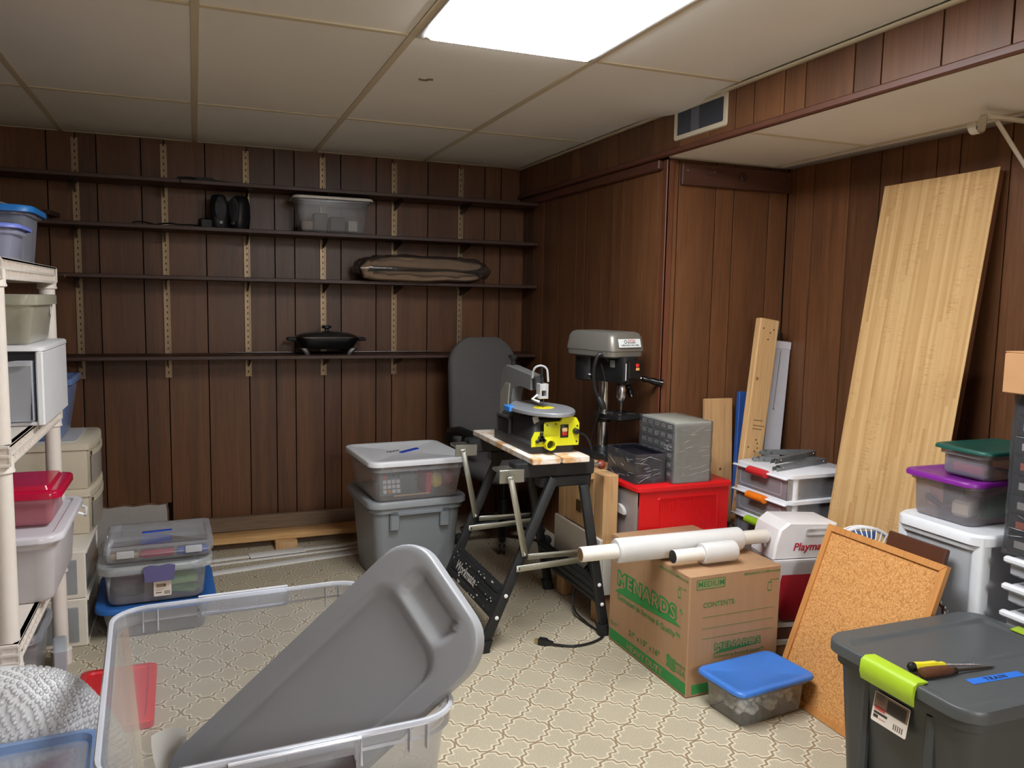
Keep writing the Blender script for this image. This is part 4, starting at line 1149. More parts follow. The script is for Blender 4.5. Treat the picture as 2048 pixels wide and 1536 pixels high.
# arm: a C-shaped casting rising behind the table and reaching forward
prof = [(.25, .03), (.25, .22), (.235, .285), (.20, .31), (.15, .308), (-.03, .286), (-.03, .225), (.06, .235), (.12, .22), (.14, .17), (.125, .03)]
ARX = frame((-.034, 0, 0), (-.10, .995, 0), (0, 0, 1), (.995, .10, 0))
arm = obj('arm', MB(ARX).prism(prof, 0, .048, None, .006), SG, SS, 30)
obj('arm_cover', MB(ARX @ T(0, 0, -.005)).prism([(.235, .06), (.235, .19), (.19, .235), (.15, .235), (.16, .16), (.15, .06)], 0, .006, None, .002), plain((146, 144, 132), .4, .3), arm)
obj('arm_nose', MB(T(-.008, 0, .022)).cbox(-.019, .019, -.062, -.03, .208, .258, .004), plain((44, 44, 46), .45), arm)
obj('tension_knob', MB(T(-.03, 0, .022)).tube([(0, .17, .287), (0, .17, .31)], .008, 8).lathe([(.010, .305), (.022, .322), (.022, .328)], 10, T(0, .17, 0)), BLACK, SS)
bl = obj('blade_holder', MB(T(-.004, 0, .022)).cbox(-.016, .016, -.092, -.06, .205, .232, .003).cbox(-.018, -.010, -.10, -.06, .175, .235, .002).cbox(.010, .018, -.10, -.06, .175, .235, .002).cbox(-.02, .02, -.095, -.07, .175, .185, .002), plain((214, 214, 214), .35, .4), SS)
obj('clamp_lever', MB(T(-.004, 0, .022)).tube([(-.02, -.08, .19), (-.045, -.085, .175), (-.02, -.10, .165)], .005, 6), plain((224, 224, 224), .4), bl)
obj('blade', MB().box(-.0006, .0006, -.087, -.082, .158, .22), STEEL, SS, 0)
obj('air_tube', MB().tube([(-.03, -.04, .275), (-.03, -.045, .30)] + [(-.006 - .024 * math.cos(PI * i / 8), -.05 - .003 * i, .305 + .02 * math.sin(PI * i / 8)) for i in range(9)] + [(.02, -.08, .262)], .0042, 6), clear((220, 224, 226), .7, .15), SS)
obj('guide_post', MB().cbox(-.005, .005, -.064, -.056, .23, .325, .002), BLACK, SS)

# saw power cord, hanging down beside the workbench to the floor
pw = [(-.455, -1.80, .80), (-.42, -1.80, .785), (-.40, -1.81, .74), (-.392, -1.80, .68), (-.392, -1.78, .55), (-.39, -1.77, .45), (-.378, -1.77, .3), (-.372, -1.765, .23), (-.355, -1.76, .205), (-.348, -1.74, .24), (-.35, -1.70, .22), (-.36, -1.62, .1), (-.38, -1.66, .03), (-.372, -1.76, .008), (-.362, -1.86, .006), (-.372, -1.90, .006), (-.44, -1.935, .006), (-.52, -1.94, .006), (-.585, -1.905, .008)]
def smooth_path(p, n=6):
    p = [Vector(q) for q in p]; o = []
    for i in range(len(p) - 1):
        a, b, c, d = p[max(0, i - 1)], p[i], p[i + 1], p[min(len(p) - 1, i + 2)]
        for k in range(n):
            t_ = k / n
            o.append(.5 * ((2 * b) + (c - a) * t_ + (2 * a - 5 * b + 4 * c - d) * t_ ** 2 + (3 * b - a - 3 * c + d) * t_ ** 3))
    return o + [p[-1]]
PCD = thing('saw_power_cord', 'black power cord with a three-prong plug lying on the floor by the workbench', 'power cord', (0, 0, 0))
obj('cable', MB().tube(smooth_path(pw), .0048, 7), BLACK, PCD)
d_ = Vector((-.075, .065, 0)).normalized(); n_ = Vector((-d_.y, d_.x, 0))
PM = frame((-.585, -1.905, .012), d_, n_, (0, 0, 1))
obj('plug', MB(PM).loft([[(0, y * .4, z * .45) for y, z in ((-.012, -.011), (.012, -.011), (.012, .011), (-.012, .011))], [(.02, y * .6, z * .7) for y, z in ((-.012, -.011), (.012, -.011), (.012, .011), (-.012, .011))], [(.03, y * 1.2, z) for y, z in ((-.012, -.011), (.012, -.011), (.012, .011), (-.012, .011))], [(.058, y * 1.2, z) for y, z in ((-.012, -.011), (.012, -.011), (.012, .011), (-.012, .011))]], True, True), BLACK, PCD)
for y, z in ((-.007, .003), (.007, .003), (0, -.005)): obj('prong', MB(PM).box(.058, .076, y - .0008, y + .0008, z - .003, z + .003), plain((200, 180, 120), .3, .9), PCD, 0)

# ------------------------------------------------------------------ wooden stand under the drill press
WS = thing('wooden_stand', 'rough wooden stand of timber posts carrying the drill press', 'stand', (0, 0, 0))
for x0, x1, y0, y1, z1 in ((-.327, -.26, -1.79, -1.705, .62), (-.327, -.27, -1.43, -1.365, .5995), (-.07, -.005, -1.43, -1.365, .5995), (-.09, -.03, -1.79, -1.73, .33)):
    obj('post', MB().cbox(x0, x1, y0, y1, 0, z1, .004), PINE_AMBER, WS)
obj('top_board', MB().cbox(-.345, .0, -1.604, -1.36, .60, .632, .003), PINE_AMBER, WS)
obj('top_rail', MB().cbox(-.345, -.262, -1.704, -1.606, .585, .62, .003), PINE_AMBER, WS)
obj('side_rail', MB().cbox(-.327, -.29, -1.705, -1.43, .36, .5995, .003), PINE_AMBER, WS)
obj('front_shelf', MB().cbox(-.259, .03, -1.86, -1.605, .328, .3445, .003), PINE_AMBER, WS)
obj('white_panel', MB().cbox(-.342, -.3275, -1.80, -1.36, .13, .36, .003), plain((212, 204, 190), .6), WS)
obj('white_panel', MB().cbox(-.327, -.2, -1.806, -1.791, .13, .34, .003), plain((212, 204, 190), .6), WS)
obj('hinge', MB().cbox(-.331, -.326, -1.60, -1.55, .42, .47, .002), plain((110, 84, 50), .4, .7), WS)

# ------------------------------------------------------------------ drill press
DP = thing('drill_press', 'bench drill press with a grey pulley cover standing on the wooden stand', 'drill press', (-.172, -1.475, .6325), 14)
PG = plain((128, 124, 116), .38, .35)
obj('base', MB().loft([rr(.165, .20, .02, 0, 3, 0, -.02), rr(.165, .20, .02, .02, 3, 0, -.02), rr(.145, .18, .02, .027, 3, 0, -.02)], True, True).lathe([(.042, .026), (.036, .045), (.026, .05)], 18), BLACK, DP)
obj('column', MB().lathe([(.023, .03), (.023, .46)], 20), plain((206, 206, 206), .2, 1.0), DP)
m = MB()
m.lathe([(.034, .155), (.034, .2)], 18)
obj('table_collar', m, BLACK, DP)
tbm = MB(); tbm.loft([rr(.145, .145, .012, .176, 3, .02, -.085), rr(.165, .165, .014, .183, 3, .02, -.085), rr(.165, .165, .014, .199, 3, .02, -.085)], True, True)
tb2 = obj('table', tbm, plain((30, 30, 31), .35), DP)
for a in (45, 135): obj('table_slot', MB(T(.02, -.085, .1992, a)).cbox(-.065, -.03, -.006, .006, 0, .0008, .0003).cbox(.03, .065, -.006, .006, 0, .0008, .0003), plain((110, 108, 104), .4, .5), tb2, 0)
hd = MB(); hd.loft([rr(.075, .20, .02, .335, 3, 0, -.055), rr(.085, .22, .02, .345, 3, 0, -.055), rr(.085, .22, .02, .445, 3, 0, -.055)], True, True)
obj('head', hd, BLACK, DP)
obj('motor', MB().lathe([(.04, .33), (.055, .335), (.055, .45)], 20, T(-.012, .10, 0)), plain((22, 22, 24), .4), DP)
def cov(L, Wd, z, r=.03): return rr(Wd, L, r, z, 4, 0, .005)
obj('pulley_cover', MB().loft([cov(.27, .165, .44), cov(.30, .19, .447), cov(.305, .195, .468), cov(.31, .20, .47), cov(.31, .20, .476), cov(.295, .185, .53), cov(.275, .168, .545), cov(.25, .145, .55), cov(.24, .135, .546)], True, True), PG, DP)
LBM = frame((0, -.1497, .504), (1, 0, 0), (0, .26, .9656), (0, -.9656, .26))
nb_ = obj('maker_plate', MB(LBM).loft([rr(.125, .036, .002, 0, 2), rr(.125, .036, .002, .0012, 2)], True, True), plain((228, 232, 232), .5), DP, 0)
obj('gear_emblem', MB(LBM @ T(-.023, .006, .0013)).loft([[(q * math.cos(2 * PI * k / 16), q * math.sin(2 * PI * k / 16), z) for k in range(16)] for q, z in ((.008, 0), (.008, .0004), (.0055, .0004), (.0055, 0))]), plain((50, 50, 54), .5), nb_, 0)
text_mesh('lettering', 'CENTRAL', .0125, plain((206, 50, 60), .5), LBM @ T(-.012, .0065, .0013), nb_, .0002, .0002, sx=.85)
text_mesh('lettering', 'MACHINERY', .0095, plain((30, 30, 34), .5), LBM @ T(-.012, -.0015, .0013), nb_, .0002, .0002, sx=.85)
text_mesh('lettering', '5-SPEED BENCH DRILL PRESS', .0095, plain((24, 24, 28), .5), LBM @ T(0, -.0125, .0013), nb_, .0002, .0002, 'CENTER', sx=.84)
sb = obj('switch_box', MB().cbox(-.022, .048, -.176, -.166, .355, .432, .003).cbox(-.018, .045, -.167, -.16, .36, .43, .002), plain((26, 26, 27), .35), DP)
obj('stop_button', MB().cbox(.012, .03, -.184, -.176, .404, .420, .003), plain((212, 40, 46), .4), sb)
obj('start_button', MB().cbox(.014, .032, -.183, -.176, .390, .402, .002), plain((232, 176, 110), .4), sb)
obj('depth_scale', MB().box(-.034, -.028, -.1665, -.166, .35, .42), plain((200, 200, 200), .5), DP, 0)
obj('caution_label', MB().box(-.043, -.0428, -.11, -.08, .40, .43), plain((140, 146, 140), .5), DP, 0)
obj('quill', MB().lathe([(.022, .325), (.022, .345)], 16, T(0, -.11, 0)), BLACK, DP)
ck = obj('chuck', MB().lathe([(.007, .248), (.013, .256), (.02, .272), (.02, .285), (.0175, .287), (.0175, .292), (.02, .294), (.02, .31), (.014, .326)], 20, T(0, -.11, 0)), CHROME, DP)
obj('drill_bit', MB().tube([(0, -.11, .25), (0, -.11, .22), (0, -.11, .203)], [.0045, .0035, .001], 8), STEEL, ck)
hub = Vector((.048, -.075, .365))
for dx, dz, dy in ((.105, -.03, -.10), (.012, -.085, -.03), (.02, .07, -.02)):
    e = hub + Vector((dx, dy, dz))
    h_ = obj('feed_handle', MB().tube([hub, e], .0042, 8), CHROME, DP)
    f = hub.lerp(e, .5)
    obj('grip', MB().tube([f, f.lerp(e, .2), f.lerp(e, .4), f.lerp(e, .7), f.lerp(e, 1.0), f.lerp(e, 1.25)], [.009, .014, .010, .016, .013, .017], 10), BLACKGLOSS, h_)
obj('feed_hub', MB(frame(hub - Vector((.012, 0, 0)), (0, 1, 0), (0, 0, 1), (1, 0, 0))).lathe([(.018, 0), (.018, .012), (.012, .02)], 14), BLACK, DP)
obj('power_cable', MB().tube(smooth_path([(-.035, -.05, .425), (-.06, -.085, .43), (-.085, -.09, .45), (-.105, -.08, .455), (-.118, -.07, .42), (-.12, -.065, .36), (-.112, -.07, .30), (-.10, -.08, .27)]), .0085, 8), BLACK, DP)
obj('cable_plug', MB().tube([(-.102, -.078, .275), (-.096, -.083, .262), (-.088, -.09, .238), (-.083, -.094, .222)], [.011, .016, .016, .010], 10), plain((30, 30, 31), .5), DP)
obj('spare_cable', MB().tube(smooth_path([(-.05, -.03, .40), (-.075, -.06, .41), (-.07, -.08, .34), (-.085, -.085, .25), (-.10, -.075, .19), (-.09, -.03, .1), (-.05, .02, .03)]), .0035, 6), BLACK, DP)
obj('eye_bolt', MB().tube([(-.06 - .012 * math.cos(2 * PI * k / 12), .03 + .014 * math.sin(2 * PI * k / 12), .36) for k in range(13)], .003, 6), STEEL, DP)

# ------------------------------------------------------------------ low table, red drawer, wrapped cabinets
t = thing('low_table', 'low dark wooden table in the alcove under the drawer units', 'table', (.425, -1.875, 0))
obj('top', MB().cbox(-.22, .22, -.25, .265, .30, .3295, .004), plain((92, 78, 70), .5), t)
for x in (-.19, .19):
    for y in (-.22, .235): obj('leg', MB().cbox(x - .022, x + .022, y - .022, y + .022, 0, .30, .003), plain((70, 56, 48), .5), t)
obj('pull', MB().tube([(-.22, -.2, .315), (-.23, -.2, .312), (-.23, -.12, .312), (-.22, -.12, .315)], .005, 6), BLACK, t)
o = obj('black_strap', MB().tube(smooth_path([(.215, -1.80, .335), (.225, -1.84, .39), (.245, -1.86, .395), (.255, -1.885, .35), (.262, -1.90, .336)]), .006, 8), BLACK)
tag(o, 'black looped handle sticking out beside the red drawer box', 'handle')

t = thing('red_drawer_box', 'red plastic box with a clear pull-out front under the wrapped cabinets', 'drawer box', (-.025, -1.755, .3452))
RED = plain((206, 18, 24), .42)
m = MB()
m.cbox(-.195, .225, -.135, .135, 0, .012, .004).cbox(-.195, .225, -.135, -.123, .012, .225, .004).cbox(-.195, .225, .123, .135, .012, .225, .004).cbox(.213, .225, -.123, .123, .012, .225, .004)
obj('shell', m, RED, t)
obj('side_panel', MB(frame((.03, -.1352, .115), (1, 0, 0), (0, 0, 1), (0, -1, 0))).loft([rr(.29, .16, .012, 0, 3), rr(.286, .156, .012, .003, 3), rr(.276, .146, .01, .003, 3), rr(.27, .14, .01, .001, 3)], False, True), RED, t)
m = MB(frame((.03, -.1365, .115), (1, 0, 0), (0, 0, 1), (0, -1, 0)))
for k in range(26): m.box(-.13 + k * .0103, -.1265 + k * .0103, -.06, .06, 0, .0012)
o = obj('ribbing', m, RED, t, 0); o['kind'] = 'stuff'
obj('lid', MB().loft([rr(.44, .285, .02, .222, 4, .01), rr(.45, .295, .022, .224, 4, .01), rr(.45, .295, .022, .238, 4, .01), rr(.435, .28, .02, .2445, 4, .01)], True, True), RED, t)
obj('bottom_lip', MB().cbox(-.222, -.195, -.145, .145, 0, .014, .004), RED, t)
dr = obj('drawer', MB().cbox(-.206, -.198, -.128, .128, .016, .218, .003).box(-.198, .1, -.12, -.118, .016, .16).box(-.198, .1, .118, .12, .016, .16).box(-.198, .1, -.118, .118, .014, .016), clear((226, 216, 214), .38, .2), t)
hp = MB(frame((-.2075, -.005, .12), (0, -1, 0), (0, 0, 1), (-1, 0, 0)))
hp.loft([[(.05 * math.cos(a), .028 * math.sin(a), z * 1.0) for a in [PI * k / 14 for k in range(15)]] + [(-.05, -.006, z), (.05, -.006, z)] for z in (0, .014)], True, True)
obj('scoop_handle', hp, clear((236, 230, 226), .7, .15), dr)
for k, (y, z, h, c, n) in enumerate([(.03, .0, .17, (206, 184, 148), 'tan card'), (-.06, 0, .1, (196, 180, 150), 'beige envelope'), (.0, 0, .07, (128, 132, 140), 'grey pouch')]):
    o = obj('paper_item', MB(T(-.19 + .02 * k, -1.755 + y, .3625)).cbox(-.006, .006, -.05, .05, 0, h, .002), plain(c, .7))
    tag(o, n + ' inside the clear front of the red drawer box', 'paper', 'papers in the red drawer box')

def crease_glints(M, x, y, z, par, seed, n=26):
    """bright wrinkles in the stretched film on the two faces that look into the room"""
    rnd = random.Random(seed); m = MB(M)
    for k in range(n):
        L_ = rnd.uniform(.015, .07); a = rnd.gauss(.12, .3); zz = rnd.uniform(.1, .9) * z
        if rnd.random() < .55: q = rnd.uniform(-.8, .8) * x; f = lambda s: (q + s * L_ * math.cos(a), -y * 1.03 - .0012, min(z, max(.004, zz + s * L_ * math.sin(a))))
        else: q = rnd.uniform(-.8, .8) * y; f = lambda s: (-x * 1.03 - .0012, q + s * L_ * math.cos(a), min(z, max(.004, zz + s * L_ * math.sin(a))))
        m.tube([f(-.5), f(-.2), f(.15), f(.5)], [.0003, rnd.uniform(.0004, .0011), rnd.uniform(.0003, .0008), .0002], 5)
    o = obj('film_glints', m, clear((250, 250, 252), .4, .08, .3), par); o['kind'] = 'stuff'  # near-white strips, painted glints along the film's wrinkles

def wrap_skin(M, x, y, z, mat, par, seed, nm='stretch_wrap'):
    """wrinkled clear film round a box of the given half sizes"""
    rnd = random.Random(seed); rings = []
    NZ = 14; base = rrd(2 * x, 2 * y, .006, 64)
    for j in range(NZ + 1):
        zz = z * (j / NZ); rings.append([(px * (1 + rnd.uniform(.004, .034)), py * (1 + rnd.uniform(.004, .034)), zz + rnd.uniform(-.3, .3) * z / NZ * (0 if j in (0, NZ) else 1)) for px, py in base])
    return obj(nm, MB(M).loft(rings), mat, par, 12)
FILM = clear((226, 228, 234), .06, .04, .3)
# black drawer inserts wrapped in film
t = thing('wrapped_organizer', 'low black drawer insert wrapped in clear film on the red drawer box', 'organizer', (-.155, -1.735, .5902))
m = MB()
m.cbox(-.066, .066, -.115, .115, 0, .01, .002).cbox(-.066, -.062, -.115, .115, .01, .118, .001).cbox(.062, .066, -.115, .115, .01, .118, .001).cbox(-.062, .062, -.115, -.111, .01, .118, .001).cbox(-.062, .062, .111, .115, .01, .118, .001)
obj('shell', m, clear((30, 30, 40), .82, .15), t)
for k in range(9):
    obj('insert', MB().cbox(-.058, .058, -.107, .107, .014 + k * .0105, .020 + k * .0105, .001), plain((32, 30, 38), .35), t)
wrap_skin(Matrix.Identity(4), .0685, .118, .12, FILM, t, 4)
crease_glints(Matrix.Identity(4), .0685, .118, .12, t, 4, 22)
# grey parts cabinet wrapped in film
t = thing('parts_cabinet', 'grey metal parts cabinet of small drawers wrapped in clear film', 'parts cabinet', (.012, -1.755, .5902))
GM = plain((164, 164, 154), .45, .1)
obj('case', MB().cbox(-.078, .09, -.13, .13, 0, .245, .002), GM, t)
for r_ in range(6):
    for c_ in range(5):
        y0 = -.122 + c_ * .0492; z0 = .012 + r_ * .0385
        d = obj('small_drawer', MB().cbox(-.084, -.0785, y0, y0 + .045, z0, z0 + .034, .002), clear((150, 150, 148), .7, .15), t)
        obj('label_card', MB().box(-.0852, -.0845, y0 + .008, y0 + .037, z0 + .014, z0 + .028), plain((222, 218, 212), .6), d, 0)
        if r_ > 1:
            k = random.random()
            obj('ink_line', MB().box(-.0855, -.0852, y0 + .012, y0 + .02 + .012 * k, z0 + .0195, z0 + .0225), plain((70, 66, 66), .6), d, 0)
wrap_skin(T(.004, 0, 0), .0895, .135, .247, FILM, t, 9)
crease_glints(T(.004, 0, 0), .0895, .135, .247, t, 9, 30)

# ------------------------------------------------------------------ cardboard moving box
CB = thing('cardboard_box', 'brown cardboard moving box with green printing beside the workbench', 'cardboard box', (-.157, -2.160, 0), 1.4)
g = N('cardboard')
c = g.mix(g.noise(30, 4, .6, (1, 1, .1)), lin((164, 128, 96)), lin((182, 146, 112)))
c = g.mix(g.math('MULTIPLY', g.noise(240, 2, .5, (1, 1, .05)), .3), c, lin((150, 116, 86)))
CARD = g.done(g.pbr(c, .8, 0, .15))
GRN = plain((62, 138, 74), .75, 0, .2, .1); GRN2 = plain((66, 122, 66), .75, 0, .2, .1)
L, Wd, H = .375, .515, .421
m = MB()
m.cbox(-L / 2, L / 2, -Wd / 2, Wd / 2, .001, H - .004, .003)
obj('carton', m, CARD, CB)
obj('flap', MB(T(0, 0, H - .004, 0, 1.2)).cbox(-L / 2 + .001, L / 2 - .001, -Wd / 2 + .001, -.001, 0, .004, .001), CARD, CB)
obj('flap', MB(T(0, 0, H - .004, 0, -.3)).cbox(-L / 2 + .001, L / 2 - .001, .001, Wd / 2 - .001, 0, .004, .001), CARD, CB)
# left face: x to the right is -y ; origin at the face's lower far corner
FM = frame((-L / 2 - .0003, Wd / 2, 0), (0, -1, 0), (0, 0, 1), (-1, 0, 0))
def pr_box(M, x0, x1, y0, y1, mat=GRN, nm='print_band'): return obj(nm, MB(M).box(x0, x1, y0, y1, 0, .0004), mat, CB, 0)
pr_box(FM, .010, Wd - .003, .010, .050)
text_fit('lettering', 'HEAVY DUTY', (.14, .376, .0165, .040), CARD, FM, CB)
for tk, x0, x1, y0, y1 in (('21"', .150, .193, .074, .096), ('x', .206, .222, .074, .089), ('15"', .234, .275, .074, .096), ('x', .289, .304, .074, .089), ('16"', .316, .356, .074, .096)):
    text_fit('lettering', tk, (x0, x1, y0, y1), GRN, FM, CB)
sw_ = MB(FM)
lo_ = [(.043 + .432 * i / 16, .207 + .022 * (i / 16) - .004 * math.sin(PI * i / 16)) for i in range(17)]
hi_ = [(.043 + .432 * i / 16, .207 + .022 * (i / 16) + .036 * math.sin(PI * (i / 16) ** .8) ** .7) for i in range(17)][::-1]
obj('print_swoosh', sw_.loft([[(x, y, 0) for x, y in lo_ + hi_], [(x, y, .0003) for x, y in lo_ + hi_]], True, True), GRN, CB, 0)
text_fit('lettering', 'MENARDS', (.064, .440, .242, .290), CARD, FM, CB, GRN, .011)
text_fit('lettering', 'Dedicated to Service & Quality\u2122', (.060, .470, .178, .204), GRN, FM, CB)
text_mesh('lettering', 'R', .011, GRN, FM @ T(.4695, .280, 0), CB, .0002)
obj('print_ring', MB(FM).tube([(.473 + .008 * math.cos(2 * PI * k / 16), .284 + .008 * math.sin(2 * PI * k / 16), 0) for k in range(17)], .0008, 5, False), GRN, CB)
text_fit('lettering', 'MENARDS.COM/moving', (.338, .506, .391, .402), GRN, FM, CB)
def flag(M):
    s_ = MB(M)
    def wv(x, y): return (x, y + .004 * math.sin(x * 110), 0)
    for k in range(6):
        y = .0 + k * .0115
        x0 = 0 if k < 3 else .026
        pts = [wv(x0 + (.062 - x0) * i / 8, y) for i in range(9)] + [wv(x0 + (.062 - x0) * i / 8, y + .0075) for i in range(8, -1, -1)]
        s_.loft([[(a, b, 0) for a, b, _ in pts], [(a, b, .0003) for a, b, _ in pts]], True, True)
    pts = [wv(.024 * i / 4, .034) for i in range(5)] + [wv(.024 * i / 4, .066) for i in range(4, -1, -1)]
    s_.loft([[(a, b, 0) for a, b, _ in pts], [(a, b, .0003) for a, b, _ in pts]], True, True)
    return s_
obj('print_flag', flag(FM @ T(.398, .064, 0) @ Matrix.Diagonal((.88, .66, 1, 1))), GRN, CB, 0)
text_fit('lettering', 'MADE IN', (.457, .508, .094, .104), GRN, FM, CB)
text_fit('lettering', 'U.S.A.', (.457, .510, .068, .088), GRN, FM, CB)
def phone(M):
    s_ = MB(M)
    a_ = rr(.026, .05, .004, 0, 2); b_ = rr(.021, .038, .002, 0, 2)
    s_.loft([a_, [(x, y, .0003) for x, y, z in a_], [(x, y, .0003) for x, y, z in b_], b_]); return s_
obj('print_phone', phone(FM @ T(.458, .342, 0) @ Matrix.Diagonal((.62, .62, 1, 1))), GRN, CB, 0)
text_fit('lettering', 'SCAN HERE', (.452, .498, .362, .367), GRN, FM, CB)
rc = MB(FM); rc.loft([[(q * math.cos(2 * PI * k / 14) + .020, q * math.sin(2 * PI * k / 14) + .076, z) for k in range(14)] for q, z in ((.009, 0), (.009, .0003), (.006, .0003), (.006, 0))])
for k in range(3): rc.box(.033, .075 - .010 * k, .081 - .006 * k, .0822 - .006 * k, 0, .0003)
obj('print_mark', rc, GRN, CB, 0)
# right face (towards the camera): x right is +x
FR = frame((-L / 2, -Wd / 2 - .0003, 0), (1, 0, 0), (0, 0, 1), (0, -1, 0))
pr_box(FR, .022, L - .003, .010, .043)
fb = MB(FR); a_ = rr(.115, .034, .001, 0, 1, .0835, .385); b_ = rr(.111, .030, .001, 0, 1, .0835, .385)
fb.loft([a_, [(x, y, .0003) for x, y, z in a_], [(x, y, .0003) for x, y, z in b_], b_])
obj('print_frame', fb, GRN2, CB, 0)
pr_box(FR, .0285, .1385, .3705, .3995, plain((146, 140, 96), .8), 'print_tint')
text_fit('lettering', 'MEDIUM', (.032, .136, .376, .396), GRN2, FR, CB)
text_fit('lettering', 'CONTENTS:', (.055, .185, .304, .322), GRN2, FR, CB)
for z in (.270, .231, .196): pr_box(FR, .055, .349, z, z + .0014, GRN2, 'print_line')
lo_ = [(.100 + .205 * i / 12, .136 + .014 * i / 12) for i in range(13)]; hi_ = [(.100 + .205 * i / 12, .136 + .014 * (i / 12) + .018 * math.sin(PI * i / 12) ** .7) for i in range(13)][::-1]
obj('print_swoosh', MB(FR).loft([[(x, y, 0) for x, y in lo_ + hi_], [(x, y, .0003) for x, y in lo_ + hi_]], True, True), GRN2, CB, 0)
text_fit('lettering', 'MENARDS', (.111, .298, .152, .174), CARD, FR, CB, GRN2, .009)
text_fit('lettering', 'Dedicated to Service & Quality\u2122', (.106, .314, .121, .134), GRN2, FR, CB)
text_fit('lettering', 'MENARDS.COM/moving', (.218, .370, .394, .405), GRN2, FR, CB)
obj('print_phone', phone(FR @ T(.329, .346, 0) @ Matrix.Diagonal((.66, .66, 1, 1))), GRN2, CB, 0)
text_fit('lettering', 'SCAN HERE', (.328, .366, .366, .371), GRN2, FR, CB)

# stretch-wrap rolls on the box
def roll(label, a, b, c, d, r0, r1, capmat):
    t = thing('stretch_wrap_roll', label, 'film roll', (0, 0, 0), 0, 'stretch wrap rolls on the cardboard box')
    a, b, c, d = [Vector(p) for p in (a, b, c, d)]
    ax = (d - a).normalized()
    obj('film', MB().tube([b, b + ax * .004, b + ax * .01, c - ax * .01, c - ax * .004, c], [r1 * .9, r1 * .97, r1, r1, r1 * .97, r1 * .9], 28), clear((232, 230, 228), .9, .18), t)
    obj('core', MB().tube([a, a + ax * .002, d - ax * .002, d], [r0 * .95, r0, r0, r0 * .95], 22), plain((224, 218, 208), .5), t)
    obj('core_hole', MB().tube([a - ax * .0012, a + ax * .001], r0 * (.84 if capmat is None else .98), 18), capmat or plain((120, 92, 60), .8), t)
zb = .423
roll('long stretch wrap roll with white core ends lying across the cardboard box', (-.648, -2.235, zb + .043), (-.515, -2.235, zb + .043), (-.015, -2.245, zb + .043), (.10, -2.247, zb + .043), .0255, .0425, None)
roll('short stretch wrap roll with a black end cap in front of the long roll', (-.352, -2.335, zb + .037), (-.238, -2.335, zb + .0362), (-.105, -2.335, zb + .0362), (-.103, -2.335, zb + .0362), .0225, .0362, BLACK)

# blue-lidded shoebox in front of the box
t = tote('storage_box', 'clear shoebox with a blue lid on the floor before the cardboard box', 'storage box', (-.16, -2.548, .0005), 6, .325, .215, .125, clear((240, 242, 244), .15, .16), plain((62, 118, 200), .35), .84, .018, lid=dict(h=.013, border=.02, drop=.005))
rnd = random.Random(5)
SBm = Matrix.Translation((-.16, -2.548, .0145)) @ T(0, 0, 0, 6)
m = MB(SBm)
for k in range(230):
    r_ = rnd.uniform(.008, .014); x, y, z = rnd.uniform(-.108, .108), rnd.uniform(-.062, .062), .013 + rnd.uniform(0, .062)
    m.lathe([(r_ * math.sin(PI * i / 5) + 1e-4, -r_ * math.cos(PI * i / 5)) for i in range(6)], 7, T(x, y, z))
o = obj('packing_beads', m, plain((214, 212, 208), .6), None, 60); o['kind'] = 'stuff'
tag(o, 'pale loose filling inside the clear shoebox with the blue lid', 'filling')

# ------------------------------------------------------------------ planks leaning in the alcove corner
def lean(name, label, cat, a, b, w, th, mat, side=(1, 0, 0), z0=0.0):
    """board standing on point a (centre of its foot) with its head at b"""
    a, b = Vector(a), Vector(b); d = (b - a); L = d.length; d.normalize()
    ex = Vector(side); ex = (ex - d * ex.dot(d)).normalized(); ey = ex.cross(d) * -1
    t = thing(name, label, cat, M=frame(a, ex, d.cross(ex), d))
    obj('board', MB().cbox(-w / 2, w / 2, -th / 2, th / 2, 0, L, .003), mat, t)
    return t, L
t, L = lean('wide_pine_board', 'short wide pine board with a knot leaning in the alcove behind the parts cabinet', 'board', (.315, -1.66, .3305), (.3125, -1.628, .893), .145, .02, PINE_AMBER)
obj('knot', MB(T(.008, -.0105, .25)).lathe([(.006, 0), (.006, .0006)], 10, frame((0, 0, 0), (1, 0, 0), (0, 0, 1), (0, -1, 0))), plain((110, 70, 36), .6), t)
lean('blue_board', 'narrow blue painted board leaning beside the long pine timber', 'board', (.39, -1.70, .3305), (.446, -1.632, .92), .058, .022, plain((44, 84, 156), .55, 0, .4, .15, 20))
t, L = lean('pine_timber', 'long pale pine timber with nail holes leaning in the alcove corner', 'timber', (.373, -1.752, .3315), (.502, -1.702, 1.245), .10, .036, PINE_Z)
hm = MB(frame((0, -.0183, 0), (1, 0, 0), (0, 0, 1), (0, -1, 0)))
for x, z in ((-.03, .88), (.025, .88), (.008, .865), (-.0, .835), (-.03, .36), (.018, .36), (.015, .38), (.004, .345), (.006, .395)):
    hm.lathe([(.0035, 0), (.0035, .0005)], 8, T(x, z, 0))
obj('nail_holes', hm, plain((60, 40, 24), .8), t, 0)
obj('knot', MB(frame((-.03, -.0183, .66), (1, 0, 0), (0, 0, 1), (0, -1, 0))).lathe([(.008, 0), (.007, .0005)], 10), plain((150, 112, 66), .6), t, 0)
st = MB(frame((0, -.0183, 0), (1, 0, 0), (0, 0, 1), (0, -1, 0)))
for z, n in ((.478, 5), (.455, 6), (.44, 5), (.165, 4), (.15, 4)):
    for k in range(n): st.box(-.02 + k * .010, -.0125 + k * .010, z, z + .004, 0, .0005)
obj('mill_stamp', st, plain((120, 92, 60), .8), t, 0)
t, L = lean('shop_light', 'white strip light casing with a bead chain leaning behind the pine timber', 'light fixture', (.525, -1.70, .3315), (.611, -1.655, 1.145), .09, .05, plain((206, 206, 214), .4))
obj('end_cap', MB().cbox(-.0465, .0465, -.0265, .0265, L - .035, L + .002, .003), plain((222, 220, 228), .4), t)
ch = MB()
